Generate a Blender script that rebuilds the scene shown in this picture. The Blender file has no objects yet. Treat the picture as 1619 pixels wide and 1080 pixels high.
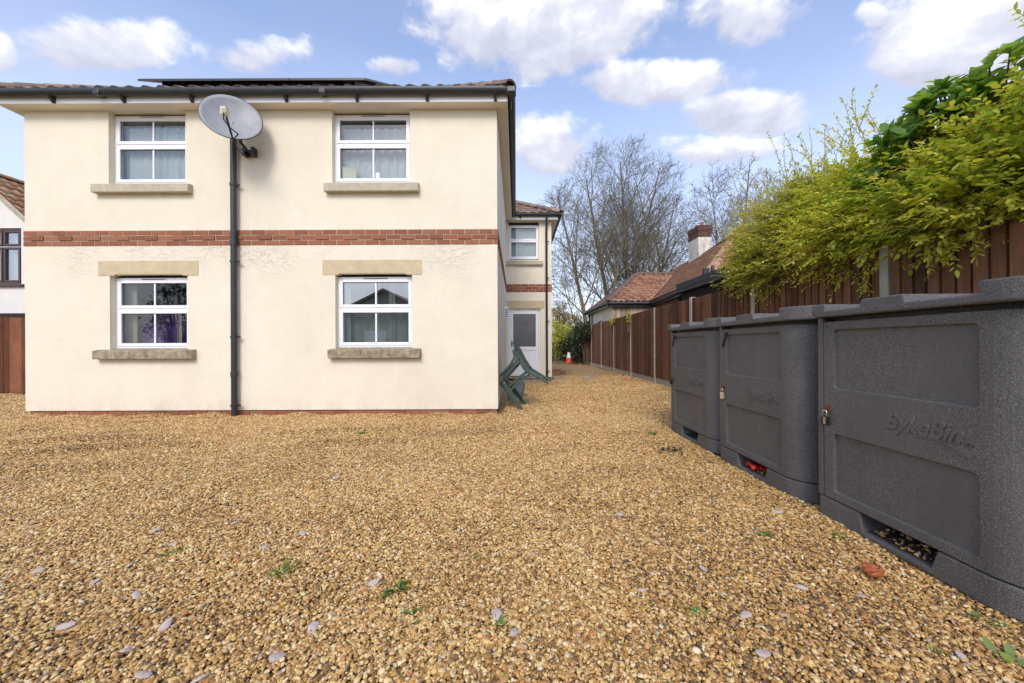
import bpy, bmesh, math, random
import numpy as np
from mathutils import Vector, Matrix, noise

random.seed(7); rng = np.random.default_rng(7)
S = bpy.context.scene
COL = S.collection
F = 630.0; VX, VY = 816.0, 545.0; CH = 1.1
PI = math.pi
R = math.radians

# ------------------------------------------------------------------ helpers
def unroll(px, py):
    a = R(0.25); dx, dy = px - VX, py - VY
    return dx*math.cos(a) - dy*math.sin(a), dx*math.sin(a) + dy*math.cos(a)
def gp(px, py):
    dx, dy = unroll(px, py)
    Y = F*CH/dy
    return dx/F*Y, Y
def hgt(x, y):
    if y > 9 or x < -14: return 0.0
    n = noise.noise(Vector((x*0.55, y*0.9, 3.1)))*0.022 + noise.noise(Vector((x*1.9, y*2.6, 1.7)))*0.012
    if x < -.8: n += max(0., noise.noise(Vector((x*0.7+y*.35, y*3.2-x*.5, 7.7))))*.085*min(1, -.8-x)*max(0, 1-abs(y-4.2)/1.6)
    e = min(1.0, max(0.0, (6.1 - y)/0.8)) if x < 0 else 1.0
    e *= min(1.0, max(0.0, (9 - y)/2)) * min(1.0, max(0.0, (x + 14)/2))
    return n*e

class MB:
    def __init__(s): s.v = []; s.f = []; s.t = []
    def face(s, pts, t=None):
        i = len(s.v); s.v += [tuple(p) for p in pts]; s.f.append(tuple(range(i, i+len(pts)))); s.t.append(random.random() if t is None else t)
    def box(s, x0, x1, y0, y1, z0, z1, t=None):
        if t is None: t = random.random()
        i = len(s.v)
        s.v += [(x0,y0,z0),(x1,y0,z0),(x1,y1,z0),(x0,y1,z0),(x0,y0,z1),(x1,y0,z1),(x1,y1,z1),(x0,y1,z1)]
        for q in ((3,2,1,0),(4,5,6,7),(0,1,5,4),(1,2,6,5),(2,3,7,6),(3,0,4,7)):
            s.f.append(tuple(i+k for k in q)); s.t.append(t)
    def hexa(s, p, t=None):
        if t is None: t = random.random()
        i = len(s.v); s.v += [tuple(q) for q in p]
        for q in ((3,2,1,0),(4,5,6,7),(0,1,5,4),(1,2,6,5),(2,3,7,6),(3,0,4,7)):
            s.f.append(tuple(i+k for k in q)); s.t.append(t)
    def prism(s, poly, ext, fn, t=None):
        # poly: 2d points, ext=(a,b), fn(u,v,w)->xyz
        if t is None: t = random.random()
        n = len(poly); i = len(s.v)
        s.v += [fn(u, v, ext[0]) for u, v in poly] + [fn(u, v, ext[1]) for u, v in poly]
        s.f.append(tuple(range(i+n-1, i-1, -1))); s.f.append(tuple(range(i+n, i+2*n))); s.t += [t, t]
        for k in range(n):
            s.f.append((i+k, i+(k+1) % n, i+n+(k+1) % n, i+n+k)); s.t.append(t)
    def tube(s, pts, rad, n=8, cap=True, t=None):
        if t is None: t = random.random()
        pts = [Vector(p) for p in pts]; m = len(pts)
        if not hasattr(rad, '__len__'): rad = [rad]*m
        i0 = len(s.v); ref = None
        for k in range(m):
            d = (pts[min(k+1, m-1)] - pts[max(k-1, 0)])
            if d.length < 1e-9: d = Vector((0,0,1))
            d.normalize()
            if ref is None:
                ref = d.cross(Vector((0,0,1)) if abs(d.z) < .9 else Vector((1,0,0))).normalized()
            a = ref - d*ref.dot(d)
            if a.length < 1e-6: a = d.orthogonal()
            a.normalize(); ref = a; b = d.cross(a)
            for j in range(n):
                an = 2*PI*j/n
                s.v.append(tuple(pts[k] + (a*math.cos(an) + b*math.sin(an))*rad[k]))
        for k in range(m-1):
            for j in range(n):
                a = i0+k*n+j; b = i0+k*n+(j+1) % n
                s.f.append((a, b, b+n, a+n)); s.t.append(t)
        if cap:
            s.f.append(tuple(i0+j for j in range(n-1, -1, -1))); s.f.append(tuple(i0+(m-1)*n+j for j in range(n))); s.t += [t, t]
    def lathe(s, prof, c, n=24, t=None, cap=True):
        if t is None: t = random.random()
        i0 = len(s.v)
        for r, z in prof:
            for j in range(n):
                an = 2*PI*j/n; s.v.append((c[0]+r*math.cos(an), c[1]+r*math.sin(an), c[2]+z))
        for k in range(len(prof)-1):
            for j in range(n):
                a = i0+k*n+j; b = i0+k*n+(j+1) % n
                s.f.append((a, b, b+n, a+n)); s.t.append(t)
        if cap:
            s.f.append(tuple(i0+j for j in range(n-1, -1, -1))); m = len(prof)-1
            s.f.append(tuple(i0+m*n+j for j in range(n))); s.t += [t, t]
    def xform(s, M):
        s.v = [tuple(M @ Vector(p)) for p in s.v]; return s
    def build(s, name, mat, parent=None, smooth=False, bevel=0, seg=2):
        off = Vector((0,0,0))
        if parent is not None: off = Vector(parent.get('_off', (0,0,0)))
        me = bpy.data.meshes.new(name)
        me.from_pydata([(p[0]-off.x, p[1]-off.y, p[2]-off.z) for p in s.v], [], s.f)
        at = me.attributes.new('tint', 'FLOAT', 'FACE'); at.data.foreach_set('value', s.t)
        if smooth: me.polygons.foreach_set('use_smooth', [True]*len(me.polygons))
        return link(name, me, mat, parent, bevel, seg, off)
def link(name, me, mat, parent=None, bevel=0, seg=2, off=None):
    o = bpy.data.objects.new(name, me); COL.objects.link(o)
    if mat: me.materials.append(mat)
    if parent is not None:
        o.parent = parent; o['_off'] = tuple(parent.get('_off', (0,0,0)))
    if bevel:
        b = o.modifiers.new('bevel', 'BEVEL'); b.width = bevel; b.segments = seg; b.limit_method = 'ANGLE'; b.angle_limit = R(35)
    return o
def tag(o, label, cat, group=None, kind=None):
    o['label'] = label; o['category'] = cat
    if group: o['group'] = group
    if kind: o['kind'] = kind
    return o
def thing(name, label, cat, loc=(0,0,0), group=None):
    o = bpy.data.objects.new(name, None); COL.objects.link(o); o.location = loc; o.empty_display_size = .2
    o['_off'] = tuple(loc); return tag(o, label, cat, group)
def copy_tree(o, parent=None):
    c = o.copy(); COL.objects.link(c)
    if parent is not None: c.parent = parent
    for ch in list(o.children): copy_tree(ch, c)
    return c
def struct(o): o['kind'] = 'structure'; return o
def apply_mods(o):
    dg = bpy.context.evaluated_depsgraph_get(); dg.update()
    me = bpy.data.meshes.new_from_object(o.evaluated_get(dg)); o.modifiers.clear(); o.data = me
def recalc(o):
    bm = bmesh.new(); bm.from_mesh(o.data); bmesh.ops.remove_doubles(bm, verts=bm.verts, dist=1e-6); bmesh.ops.recalc_face_normals(bm, faces=bm.faces); bm.to_mesh(o.data); bm.free()
def cut(o, cutters):
    tmp = []; recalc(o)
    for m in cutters:
        c = m.build('cutter', None); recalc(c); tmp.append(c)
        b = o.modifiers.new('cut', 'BOOLEAN'); b.operation = 'DIFFERENCE'; b.object = c; b.solver = 'EXACT'
    apply_mods(o)
    for c in tmp: bpy.data.objects.remove(c, do_unlink=True)
def rrect(u0, u1, v0, v1, r, n=5):
    P = []
    for cx, cy, a0 in ((u1-r, v1-r, 0), (u0+r, v1-r, 90), (u0+r, v0+r, 180), (u1-r, v0+r, 270)):
        for k in range(n+1):
            a = R(a0+90*k/n); P.append((cx+r*math.cos(a), cy+r*math.sin(a)))
    return P
def mesh_np(name, V, faces):
    # V Nx3, faces list of int arrays (k x m)
    me = bpy.data.meshes.new(name); me.vertices.add(len(V)); me.vertices.foreach_set('co', V.astype(np.float32).ravel())
    nl = sum(f.size for f in faces); npoly = sum(len(f) for f in faces)
    me.loops.add(nl); me.polygons.add(npoly)
    me.loops.foreach_set('vertex_index', np.concatenate([f.ravel() for f in faces]).astype(np.int32))
    st = []; c = 0
    for f in faces:
        st.append(c + np.arange(len(f))*f.shape[1]); c += f.size
    me.polygons.foreach_set('loop_start', np.concatenate(st).astype(np.int32))
    me.update(calc_edges=True); return me

# ------------------------------------------------------------------ materials
class NT:
    def __init__(s, nt): s.nt = nt; s.n = nt.nodes; s.l = nt.links
    def new(s, t, **k):
        n = s.n.new(t)
        for a, b in k.items(): setattr(n, a, b)
        return n
    def set(s, inp, v):
        if hasattr(v, 'links') or isinstance(v, bpy.types.NodeSocket): s.l.new(v, inp)
        else: inp.default_value = v
    def math(s, op, a, b=0.0, c=0.0, clamp=False):
        n = s.new('ShaderNodeMath', operation=op); n.use_clamp = clamp
        for i, v in enumerate((a, b, c)): s.set(n.inputs[i], v)
        return n.outputs[0]
    def vmath(s, op, a, b=(0,0,0)):
        n = s.new('ShaderNodeVectorMath', operation=op); s.set(n.inputs[0], a); s.set(n.inputs[1], b)
        return n.outputs['Value'] if op in ('LENGTH', 'DOT_PRODUCT') else n.outputs[0]
    def noise(s, vec, scale, detail=4, rough=.55, dist=0, dim='3D'):
        n = s.new('ShaderNodeTexNoise'); s.l.new(vec, n.inputs['Vector']); n.inputs['Scale'].default_value = scale
        n.inputs['Detail'].default_value = detail; n.inputs['Roughness'].default_value = rough; n.inputs['Distortion'].default_value = dist
        return n.outputs[0]
    def ramp(s, fac, stops, interp='LINEAR'):
        n = s.new('ShaderNodeValToRGB'); s.l.new(fac, n.inputs[0]); e = n.color_ramp; e.interpolation = interp
        while len(e.elements) < len(stops): e.elements.new(.5)
        for el, (p, c) in zip(e.elements, stops):
            el.position = p; el.color = (*c, 1) if len(c) == 3 else c
        return n.outputs[0]
    def gray(s, fac, p0, p1, v0=0., v1=1.):
        return s.ramp(fac, [(p0, (v0,)*3), (p1, (v1,)*3)])
    def mix(s, fac, a, b, blend='MIX'):
        n = s.new('ShaderNodeMix', data_type='RGBA', blend_type=blend)
        s.set(n.inputs[0], fac)
        for i, v in ((6, a), (7, b)):
            if isinstance(v, tuple) and len(v) == 3: v = (*v, 1)
            s.set(n.inputs[i], v)
        return n.outputs[2]
    def pos(s): return s.new('ShaderNodeNewGeometry').outputs['Position']
    def attr(s, name, kind='GEOMETRY'):
        n = s.new('ShaderNodeAttribute', attribute_name=name, attribute_type=kind); return n.outputs['Fac']
    def scale(s, v, sc):
        return s.vmath('MULTIPLY', v, sc)
def mat(name, fn):
    m = bpy.data.materials.new(name); m.use_nodes = True; g = NT(m.node_tree); g.n.clear()
    out = g.new('ShaderNodeOutputMaterial'); sh = fn(g); g.l.new(sh, out.inputs['Surface']); return m
def principled(g, color, rough=.6, bump=None, dist=.01, strength=1, metallic=0, spec=.5):
    p = g.new('ShaderNodeBsdfPrincipled')
    if isinstance(color, tuple): p.inputs['Base Color'].default_value = (*color, 1)
    else: g.l.new(color, p.inputs['Base Color'])
    g.set(p.inputs['Roughness'], rough); p.inputs['Metallic'].default_value = metallic; p.inputs['Specular IOR Level'].default_value = spec
    if bump is not None:
        b = g.new('ShaderNodeBump'); b.inputs['Distance'].default_value = dist; b.inputs['Strength'].default_value = strength
        g.l.new(bump, b.inputs['Height']); g.l.new(b.outputs[0], p.inputs['Normal'])
    return p.outputs[0]
def simple(name, c, rough=.5, var=.12, sc=6, bump=0, bsc=60, metallic=0, spec=.5, tint=0):
    def fn(g):
        P = g.pos(); n = g.noise(P, sc, 5, .6)
        a = tuple(x*(1-var) for x in c); b = tuple(min(1, x*(1+var)) for x in c)
        col = g.ramp(n, [(.3, a), (.7, b)])
        if tint:
            t = g.attr('tint'); col = g.mix(1.0, col, g.gray(t, 0, 1, 1-tint, 1+tint), 'MULTIPLY')
        h = g.noise(P, bsc, 4, .6) if bump else None
        return principled(g, col, rough, h, bump, 1, metallic, spec)
    return mat(name, fn)

def m_render(name, base, rough_z=None, k=1.0):
    def fn(g):
        P = g.pos()
        sep = g.new('ShaderNodeSeparateXYZ'); g.l.new(P, sep.inputs[0]); z = sep.outputs[2]
        n1 = g.noise(P, .7, 5, .6); n2 = g.noise(P, 5, 6, .65)
        col = g.mix(1, base, g.ramp(n1, [(.3, (.93,.92,.90)), (.7, (1.03,1.03,1.03))]), 'MULTIPLY')
        col = g.mix(1, col, g.gray(n2, .2, .8, .95, 1.04), 'MULTIPLY')
        streak = g.noise(g.scale(P, (5.5, 5.5, .35)), 1.0, 5, .6)
        col = g.mix(1, col, g.gray(streak, .3, .62, .975, 1.0), 'MULTIPLY')
        # greenish-brown weather stains, small blotches
        st = g.noise(P, 1.7, 6, .7, .6)
        sm = g.math('MULTIPLY', g.gray(st, .66, .78), .28)
        col = g.mix(sm, col, (.40,.33,.19))
        splash = g.math('MULTIPLY', g.gray(g.math('DIVIDE', z, 4.0), .02, .085, 1, 0), g.gray(g.noise(g.scale(P, (1, 1, .6)), 4.5, 6, .7), .42, .72))
        col = g.mix(g.math('MULTIPLY', splash, .35), col, (.42,.33,.21))
        fine = g.noise(P, 140, 3, .6); mid = g.noise(P, 26, 4, .6)
        h = g.math('ADD', g.math('MULTIPLY', fine, .25), g.math('MULTIPLY', mid, .35))
        if rough_z:
            # blistered hand-trowelled coat below the band
            lo = g.math('MULTIPLY', g.gray(g.math('DIVIDE', z, 4.0), rough_z/4-.22, rough_z/4-.03), g.gray(g.math('DIVIDE', z, 4.0), rough_z/4+.0, rough_z/4+.003, 1, 0))
            big = g.noise(g.scale(P, (1, 1, 1.5)), 11, 5, .62, 1.3)
            patch = g.gray(g.noise(P, .9, 4, .6), .44, .64)
            w = g.math('MULTIPLY', lo, patch)
            flake = g.gray(big, .47, .55)
            h = g.math('ADD', h, g.math('MULTIPLY', g.math('MULTIPLY', flake, w), .8))
            crack = g.gray(g.math('ABSOLUTE', g.math('SUBTRACT', big, .5)), .0, .012, 1, 0)
            cm = g.math('MULTIPLY', g.math('MULTIPLY', crack, w), g.gray(g.noise(P, 2.3, 3), .52, .66))
            col = g.mix(g.math('MULTIPLY', cm, .13), col, (.30,.25,.17))
        return principled(g, col, .85, h, .006*k, 1, 0, .25)
    return mat(name, fn)

M = {}
M['wall'] = m_render('cream_render', (.80,.735,.585), 2.69)
M['wall_plain'] = m_render('cream_render_plain', (.82,.745,.59))
M['white_wall'] = m_render('white_rough_render', (.78,.755,.70), 9.0, 2.5)
M['fascia'] = simple('white_fascia', (.80,.80,.82), .35, .04, 2)
M['soffit'] = simple('soffit_board', (.80,.72,.60), .6, .06, 2)
M['upvc'] = simple('white_upvc', (.84,.85,.87), .25, .03, 3)
M['black_plastic'] = simple('black_pipe_plastic', (.030,.031,.036), .38, .25, 9, .0006, 40)
M['stone_pale'] = simple('pale_cast_stone', (.56,.46,.29), .85, .10, 9, .0015, 120)
M['sill_pale'] = simple('grey_cast_sill', (.47,.415,.305), .85, .14, 11, .002, 120)
def sill_fn(g):
    P = g.pos(); n = g.noise(P, 13, 7, .7); n2 = g.noise(g.scale(P, (30, 30, 6)), 1, 4, .6)
    col = g.ramp(n, [(.30, (.13,.115,.075)), (.5, (.33,.27,.17)), (.68, (.50,.42,.27))])
    col = g.mix(1, col, g.gray(n2, .3, .7, .75, 1.1), 'MULTIPLY')
    return principled(g, col, .9, g.noise(P, 90, 5, .6), .004)
M['stone_sill'] = mat('mossy_sill_stone', sill_fn)
def brick_fn(g):
    P = g.pos(); t = g.attr('tint')
    col = g.ramp(t, [(0, (.25,.095,.050)), (.35, (.31,.115,.058)), (.8, (.36,.145,.073)), (1, (.31,.15,.09))])
    n = g.noise(P, 45, 6, .7)
    col = g.mix(1, col, g.gray(n, .3, .75, .72, 1.18), 'MULTIPLY')
    return principled(g, col, .9, g.noise(P, 160, 4, .6), .003)
M['brick'] = mat('red_brick', brick_fn)
M['brick_dark'] = simple('sooty_brick', (.115,.055,.04), .9, .3, 30, .003, 120, tint=.35)
M['mortar'] = simple('mortar', (.50,.42,.33), .95, .15, 20, .002, 90)
def tile_fn(stops, moss):
    def fn(g):
        P = g.pos(); t = g.attr('tint')
        col = g.ramp(t, stops)
        n = g.noise(P, 14, 6, .7)
        col = g.mix(1, col, g.gray(n, .25, .75, .65, 1.2), 'MULTIPLY')
        ms = g.gray(g.noise(P, 5, 6, .7), .60-.12*moss, .72-.08*moss)
        col = g.mix(g.math('MULTIPLY', ms, .25+.5*moss), col, (.16,.14,.05))
        return principled(g, col, .85, g.noise(P, 70, 4, .6), .003)
    return fn
M['tile_main'] = mat('brown_pantile', tile_fn([(0, (.19,.135,.105)), (.5, (.26,.185,.145)), (1, (.34,.25,.20))], .25))
M['tile_red'] = mat('red_pantile', tile_fn([(0, (.20,.095,.055)), (.5, (.30,.15,.085)), (1, (.40,.22,.135))], .16))
M['tile_pink'] = mat('pink_pantile', tile_fn([(0, (.37,.17,.095)), (.5, (.45,.22,.125)), (1, (.52,.28,.17))], .0))
M['tile_moss'] = mat('mossy_pantile', tile_fn([(0, (.40,.20,.10)), (.5, (.52,.29,.15)), (1, (.60,.38,.21))], .5))
M['ridge'] = mat('ridge_tile', tile_fn([(0, (.38,.19,.125)), (1, (.50,.28,.20))], .25))
M['ridge_dark'] = mat('dark_ridge_tile', tile_fn([(0, (.14,.09,.065)), (1, (.21,.135,.10))], .3))
M['solar'] = simple('solar_panel_dark', (.015,.016,.022), .2, .1, 4)
M['solar_edge'] = simple('solar_panel_frame', (.022,.023,.027), .35, .1, 4)
def glass_fn(base):
    def fn(g):
        tr = g.new('ShaderNodeBsdfTransparent'); tr.inputs[0].default_value = (.86,.90,.88,1)
        gl = g.new('ShaderNodeBsdfGlossy'); gl.inputs['Roughness'].default_value = .01; gl.inputs[0].default_value = (.93,.97,.97,1)
        lw = g.new('ShaderNodeFresnel'); lw.inputs[0].default_value = 1.5
        f = g.math('ADD', g.math('MULTIPLY', lw.outputs[0], 1.2), base, clamp=True)
        mx = g.new('ShaderNodeMixShader'); g.l.new(f, mx.inputs[0]); g.l.new(tr.outputs[0], mx.inputs[1]); g.l.new(gl.outputs[0], mx.inputs[2])
        return mx.outputs[0]
    return fn
M['glass'] = mat('window_glass', glass_fn(.05))
M['glass_hi'] = mat('coated_window_glass', glass_fn(.30))
M['gasket'] = simple('black_gasket', (.02,.02,.02), .6)
M['net'] = simple('white_net_curtain', (.60,.645,.67), .9, .05, 4)
M['purple'] = simple('purple_curtain', (.16,.09,.27), .9, .25, 3)
M['beige_cloth'] = simple('beige_curtain', (.55,.50,.40), .9, .08, 3)
M['room'] = simple('room_wall', (.30,.31,.28), .9, .1, 1)
M['grey_cloth'] = simple('grey_curtain', (.40,.42,.38), .9, .1, 3)
M['door_glass'] = simple('frosted_dark_glass', (.085,.09,.095), .16, .2, 3)
M['cream_card'] = simple('cream_card', (.70,.68,.52), .8, .04, 3)
M['white_paper'] = simple('white_paper', (.85,.86,.85), .8, .03, 3)
M['dish'] = simple('grey_dish_paint', (.30,.305,.31), .5, .12, 7, .0005, 90)
M['lnb'] = simple('cream_lnb_plastic', (.60,.55,.42), .5, .08, 9)
M['steel_dark'] = simple('dark_bracket_steel', (.045,.047,.045), .5, .2, 20, metallic=.3)
M['rust'] = simple('rusty_steel', (.14,.05,.025), .85, .4, 60, .002, 200)
M['lock_brass'] = simple('padlock_pale_metal', (.62,.55,.42), .35, .08, 30, metallic=.7)
M['lock_black'] = simple('padlock_black', (.018,.018,.02), .35, .2, 30)
M['chrome'] = simple('shackle_chrome', (.62,.62,.63), .25, .05, 30, metallic=.9)
def bin_fn(g):
    P = g.pos()
    sp = g.noise(P, 330, 2, .8); big = g.noise(P, 2.3, 5, .6)
    col = g.ramp(sp, [(.33, (.036,.035,.034)), (.5, (.085,.083,.081)), (.61, (.175,.172,.168)), (.72, (.46,.455,.445))])
    col = g.mix(1, col, g.ramp(big, [(.3, (.84,.83,.82)), (.7, (1.12,1.10,1.06))]), 'MULTIPLY')
    du = g.gray(g.noise(g.scale(P, (7, 7, 1.1)), 1, 6, .7), .50, .75)
    col = g.mix(g.math('MULTIPLY', du, .30), col, (.17,.16,.145))
    return principled(g, col, .55, g.noise(P, 420, 3, .7), .0016, .8, 0, .4)
M['bin'] = mat('speckled_grey_plastic', bin_fn)
M['bin_floor'] = simple('dusty_dark_plastic', (.04,.038,.035), .8, .3, 12)
def wood_fn(stops, zs=1.6):
    def fn(g):
        P = g.pos(); t = g.attr('tint')
        off = g.new('ShaderNodeCombineXYZ'); g.l.new(g.math('MULTIPLY', t, 37.0), off.inputs[2])
        v = g.vmath('ADD', g.scale(P, (22, 22, zs)), off.outputs[0])
        n = g.noise(v, 1, 6, .6, 1.5)
        col = g.ramp(g.math('ADD', g.math('MULTIPLY', n, .6), g.math('MULTIPLY', t, .4)), stops)
        blot = g.noise(P, 2.2, 5, .65)
        col = g.mix(1, col, g.gray(blot, .3, .7, .72, 1.2), 'MULTIPLY')
        return principled(g, col, .75, n, .004, .6, 0, .3)
    return fn
M['fence'] = mat('brown_stained_board', wood_fn([(.22, (.05,.020,.009)), (.5, (.16,.066,.031)), (.78, (.27,.13,.066))]))
M['gate'] = mat('red_brown_board', wood_fn([(.25, (.085,.027,.011)), (.5, (.17,.060,.025)), (.75, (.25,.10,.045))]))
M['pale_board'] = mat('weathered_pale_board', wood_fn([(.25, (.19,.17,.14)), (.5, (.44,.34,.21)), (.75, (.58,.47,.31))], .7))
M['dark_wood'] = mat('dark_wood', wood_fn([(.25, (.02,.012,.008)), (.75, (.06,.03,.018))]))
M['concrete'] = simple('concrete_post', (.42,.385,.315), .9, .18, 7, .002, 90)
M['concrete_grey'] = simple('concrete_slab', (.30,.27,.235), .9, .2, 9, .003, 80)
M['brown_upvc'] = simple('brown_frame', (.075,.042,.036), .4, .1, 5)
M['corrugated'] = simple('black_corrugated_sheet', (.035,.036,.04), .6, .25, 6)
def chim_fn(g):
    P = g.pos(); n = g.noise(g.scale(P, (5, 5, 1.6)), 1, 6, .7, .5)
    col = g.ramp(n, [(.32, (.30,.27,.21)), (.45, (.52,.48,.39)), (.58, (.70,.66,.57))])
    return principled(g, col, .9, g.noise(P, 30, 5, .6), .01)
M['chimney'] = mat('peeling_white_chimney', chim_fn)
M['pot'] = simple('chimney_pot_clay', (.30,.15,.09), .8)
M['cone_orange'] = simple('cone_orange', (.62,.085,.025), .5, .1, 6)
M['cone_white'] = simple('cone_white_sleeve', (.72,.72,.70), .4, .08, 8)
M['chair'] = simple('dark_green_plastic', (.048,.080,.062), .38, .2, 9)
M['tub'] = simple('blue_grey_plastic', (.22,.25,.26), .6, .1, 9)
M['black_rubber'] = simple('black_rubber', (.02,.02,.02), .7)
M['teal'] = simple('teal_plastic', (.12,.30,.30), .5)
M['red_cloth'] = simple('red_cloth', (.55,.02,.02), .7, .3, 40)
M['flint'] = simple('lilac_grey_flint', (.47,.385,.335), .92, .18, 30, .002, 120)
M['leaf_dead'] = simple('dead_leaf_orange', (.36,.10,.03), .7, .3, 40, .002, 120)
def bark_fn(a, b):
    def fn(g):
        P = g.pos(); n = g.noise(g.scale(P, (3, 3, 1)), 2.2, 5, .65)
        return principled(g, g.ramp(n, [(.3, a), (.7, b)]), .9, n, .01)
    return fn
M['bark'] = mat('olive_grey_bark', bark_fn((.14,.12,.075), (.24,.20,.13)))
M['bark_grey'] = mat('grey_twig_bark', bark_fn((.14,.12,.10), (.24,.21,.175)))
M['stem'] = mat('brown_stem_bark', bark_fn((.07,.045,.03), (.15,.10,.06)))
def leaf_fn(stops, transl=.45, gloss=.10, gr=.45):
    def fn(g):
        t = g.attr('tint'); col = g.ramp(t, stops)
        col = g.mix(1, col, g.gray(g.noise(g.pos(), 1.6, 3), .3, .7, .88, 1.1), 'MULTIPLY')
        d = g.new('ShaderNodeBsdfDiffuse'); g.l.new(col, d.inputs[0])
        tr = g.new('ShaderNodeBsdfTranslucent'); g.l.new(g.mix(1, col, (1.15,1.15,.75), 'MULTIPLY'), tr.inputs[0])
        m1 = g.new('ShaderNodeMixShader'); m1.inputs[0].default_value = transl
        g.l.new(d.outputs[0], m1.inputs[1]); g.l.new(tr.outputs[0], m1.inputs[2])
        gl = g.new('ShaderNodeBsdfGlossy'); gl.inputs['Roughness'].default_value = gr
        m2 = g.new('ShaderNodeMixShader'); m2.inputs[0].default_value = gloss
        g.l.new(m1.outputs[0], m2.inputs[1]); g.l.new(gl.outputs[0], m2.inputs[2])
        return m2.outputs[0]
    return fn
M['leaf_yellow'] = mat('yellow_green_leaf', leaf_fn([(0, (.26,.40,.04)), (.3, (.52,.58,.06)), (.6, (.76,.70,.10)), (.85, (.86,.76,.17)), (1, (.64,.40,.16))], .5, .05))
M['leaf_olive'] = mat('olive_leaf', leaf_fn([(0, (.28,.36,.045)), (.4, (.56,.56,.08)), (.8, (.78,.68,.15)), (1, (.70,.48,.20))], .5, .05))
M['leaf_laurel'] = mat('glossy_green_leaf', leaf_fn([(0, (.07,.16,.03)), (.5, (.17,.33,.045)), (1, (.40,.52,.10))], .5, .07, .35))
M['leaf_hedge'] = mat('hedge_leaf', leaf_fn([(0, (.22,.32,.035)), (.5, (.54,.56,.07)), (1, (.76,.70,.14))], .5, .04))
M['leaf_ivy'] = mat('ivy_leaf', leaf_fn([(0, (.02,.035,.012)), (.6, (.06,.085,.03)), (1, (.16,.13,.06))], .2, .08))
M['leaf_tan'] = mat('tan_leaf', leaf_fn([(0, (.18,.17,.05)), (.5, (.40,.29,.08)), (1, (.54,.36,.12))], .4, .04))
M['leaf_pine'] = mat('dark_evergreen_leaf', leaf_fn([(0, (.01,.022,.010)), (1, (.035,.06,.025))], .2, .05))
M['leaf_weed'] = mat('weed_leaf', leaf_fn([(0, (.10,.20,.03)), (1, (.30,.38,.09))], .4, .05))
M['leaf_litter'] = mat('fallen_leaf', leaf_fn([(0, (.17,.07,.035)), (.5, (.33,.16,.08)), (1, (.48,.28,.15))], .15, .04))

PEB = [(0, (.14,.09,.05)), (.07, (.24,.14,.058)), (.25, (.38,.215,.07)), (.5, (.54,.345,.125)), (.70, (.66,.47,.205)), (.84, (.75,.61,.34)), (.91, (.45,.19,.06)), (.95, (.44,.37,.26)), (1, (.80,.70,.48))]
def pebble_fn(g):
    t = g.attr('ptint', 'INSTANCER'); P = g.pos()
    col = g.mix(1, g.ramp(t, PEB), (1.0,.955,.86), 'MULTIPLY')
    col = g.mix(1, col, g.gray(g.noise(P, 130, 3, .6), .25, .75, .8, 1.15), 'MULTIPLY')
    return principled(g, col, .62, None, 0, 1, 0, .35)
M['pebble'] = mat('gravel_pebble', pebble_fn)
def gravel_fn(g):
    P = g.pos()
    v = g.new('ShaderNodeTexVoronoi'); v.inputs['Scale'].default_value = 48; g.l.new(g.vmath('ADD', P, (0, 0, 0)), v.inputs['Vector'])
    sp = g.new('ShaderNodeSeparateColor'); g.l.new(v.outputs['Color'], sp.inputs[0])
    col = g.ramp(sp.outputs[0], PEB)
    d = v.outputs['Distance']
    col = g.mix(g.gray(d, .4, .8), col, (.15,.095,.05))
    h = g.math('SUBTRACT', 1.0, d)
    return principled(g, col, .8, h, .012, .8, 0, .25)
M['gravel'] = mat('gravel_bed', gravel_fn)
def grass_fn(g):
    P = g.pos(); n = g.noise(P, .8, 6, .7)
    return principled(g, g.ramp(n, [(.3, (.035,.06,.018)), (.7, (.09,.11,.035))]), .9, g.noise(P, 30, 4), .03)
M['grass'] = mat('rough_grass_ground', grass_fn)

# ------------------------------------------------------------------ ground
g = MB(); g.face([(-400,-400,-.10),(400,-400,-.10),(400,400,-.10),(-400,400,-.10)])
struct(g.build('ground', M['grass']))
nx, ny = 190, 200
xs = np.linspace(-16, 4.05, nx); ys = np.linspace(-5, 26.5, ny)
V = np.array([(x, y, hgt(x, y)-.012) for y in ys for x in xs]); I = np.arange(nx*ny).reshape(ny, nx)
Q = np.stack([I[:-1,:-1], I[:-1,1:], I[1:,1:], I[1:,:-1]], -1).reshape(-1, 4)
me = mesh_np('gravel_yard', V, [Q]); me.polygons.foreach_set('use_smooth', [True]*len(me.polygons))
o = link('gravel_yard', me, M['gravel']); struct(o)

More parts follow.
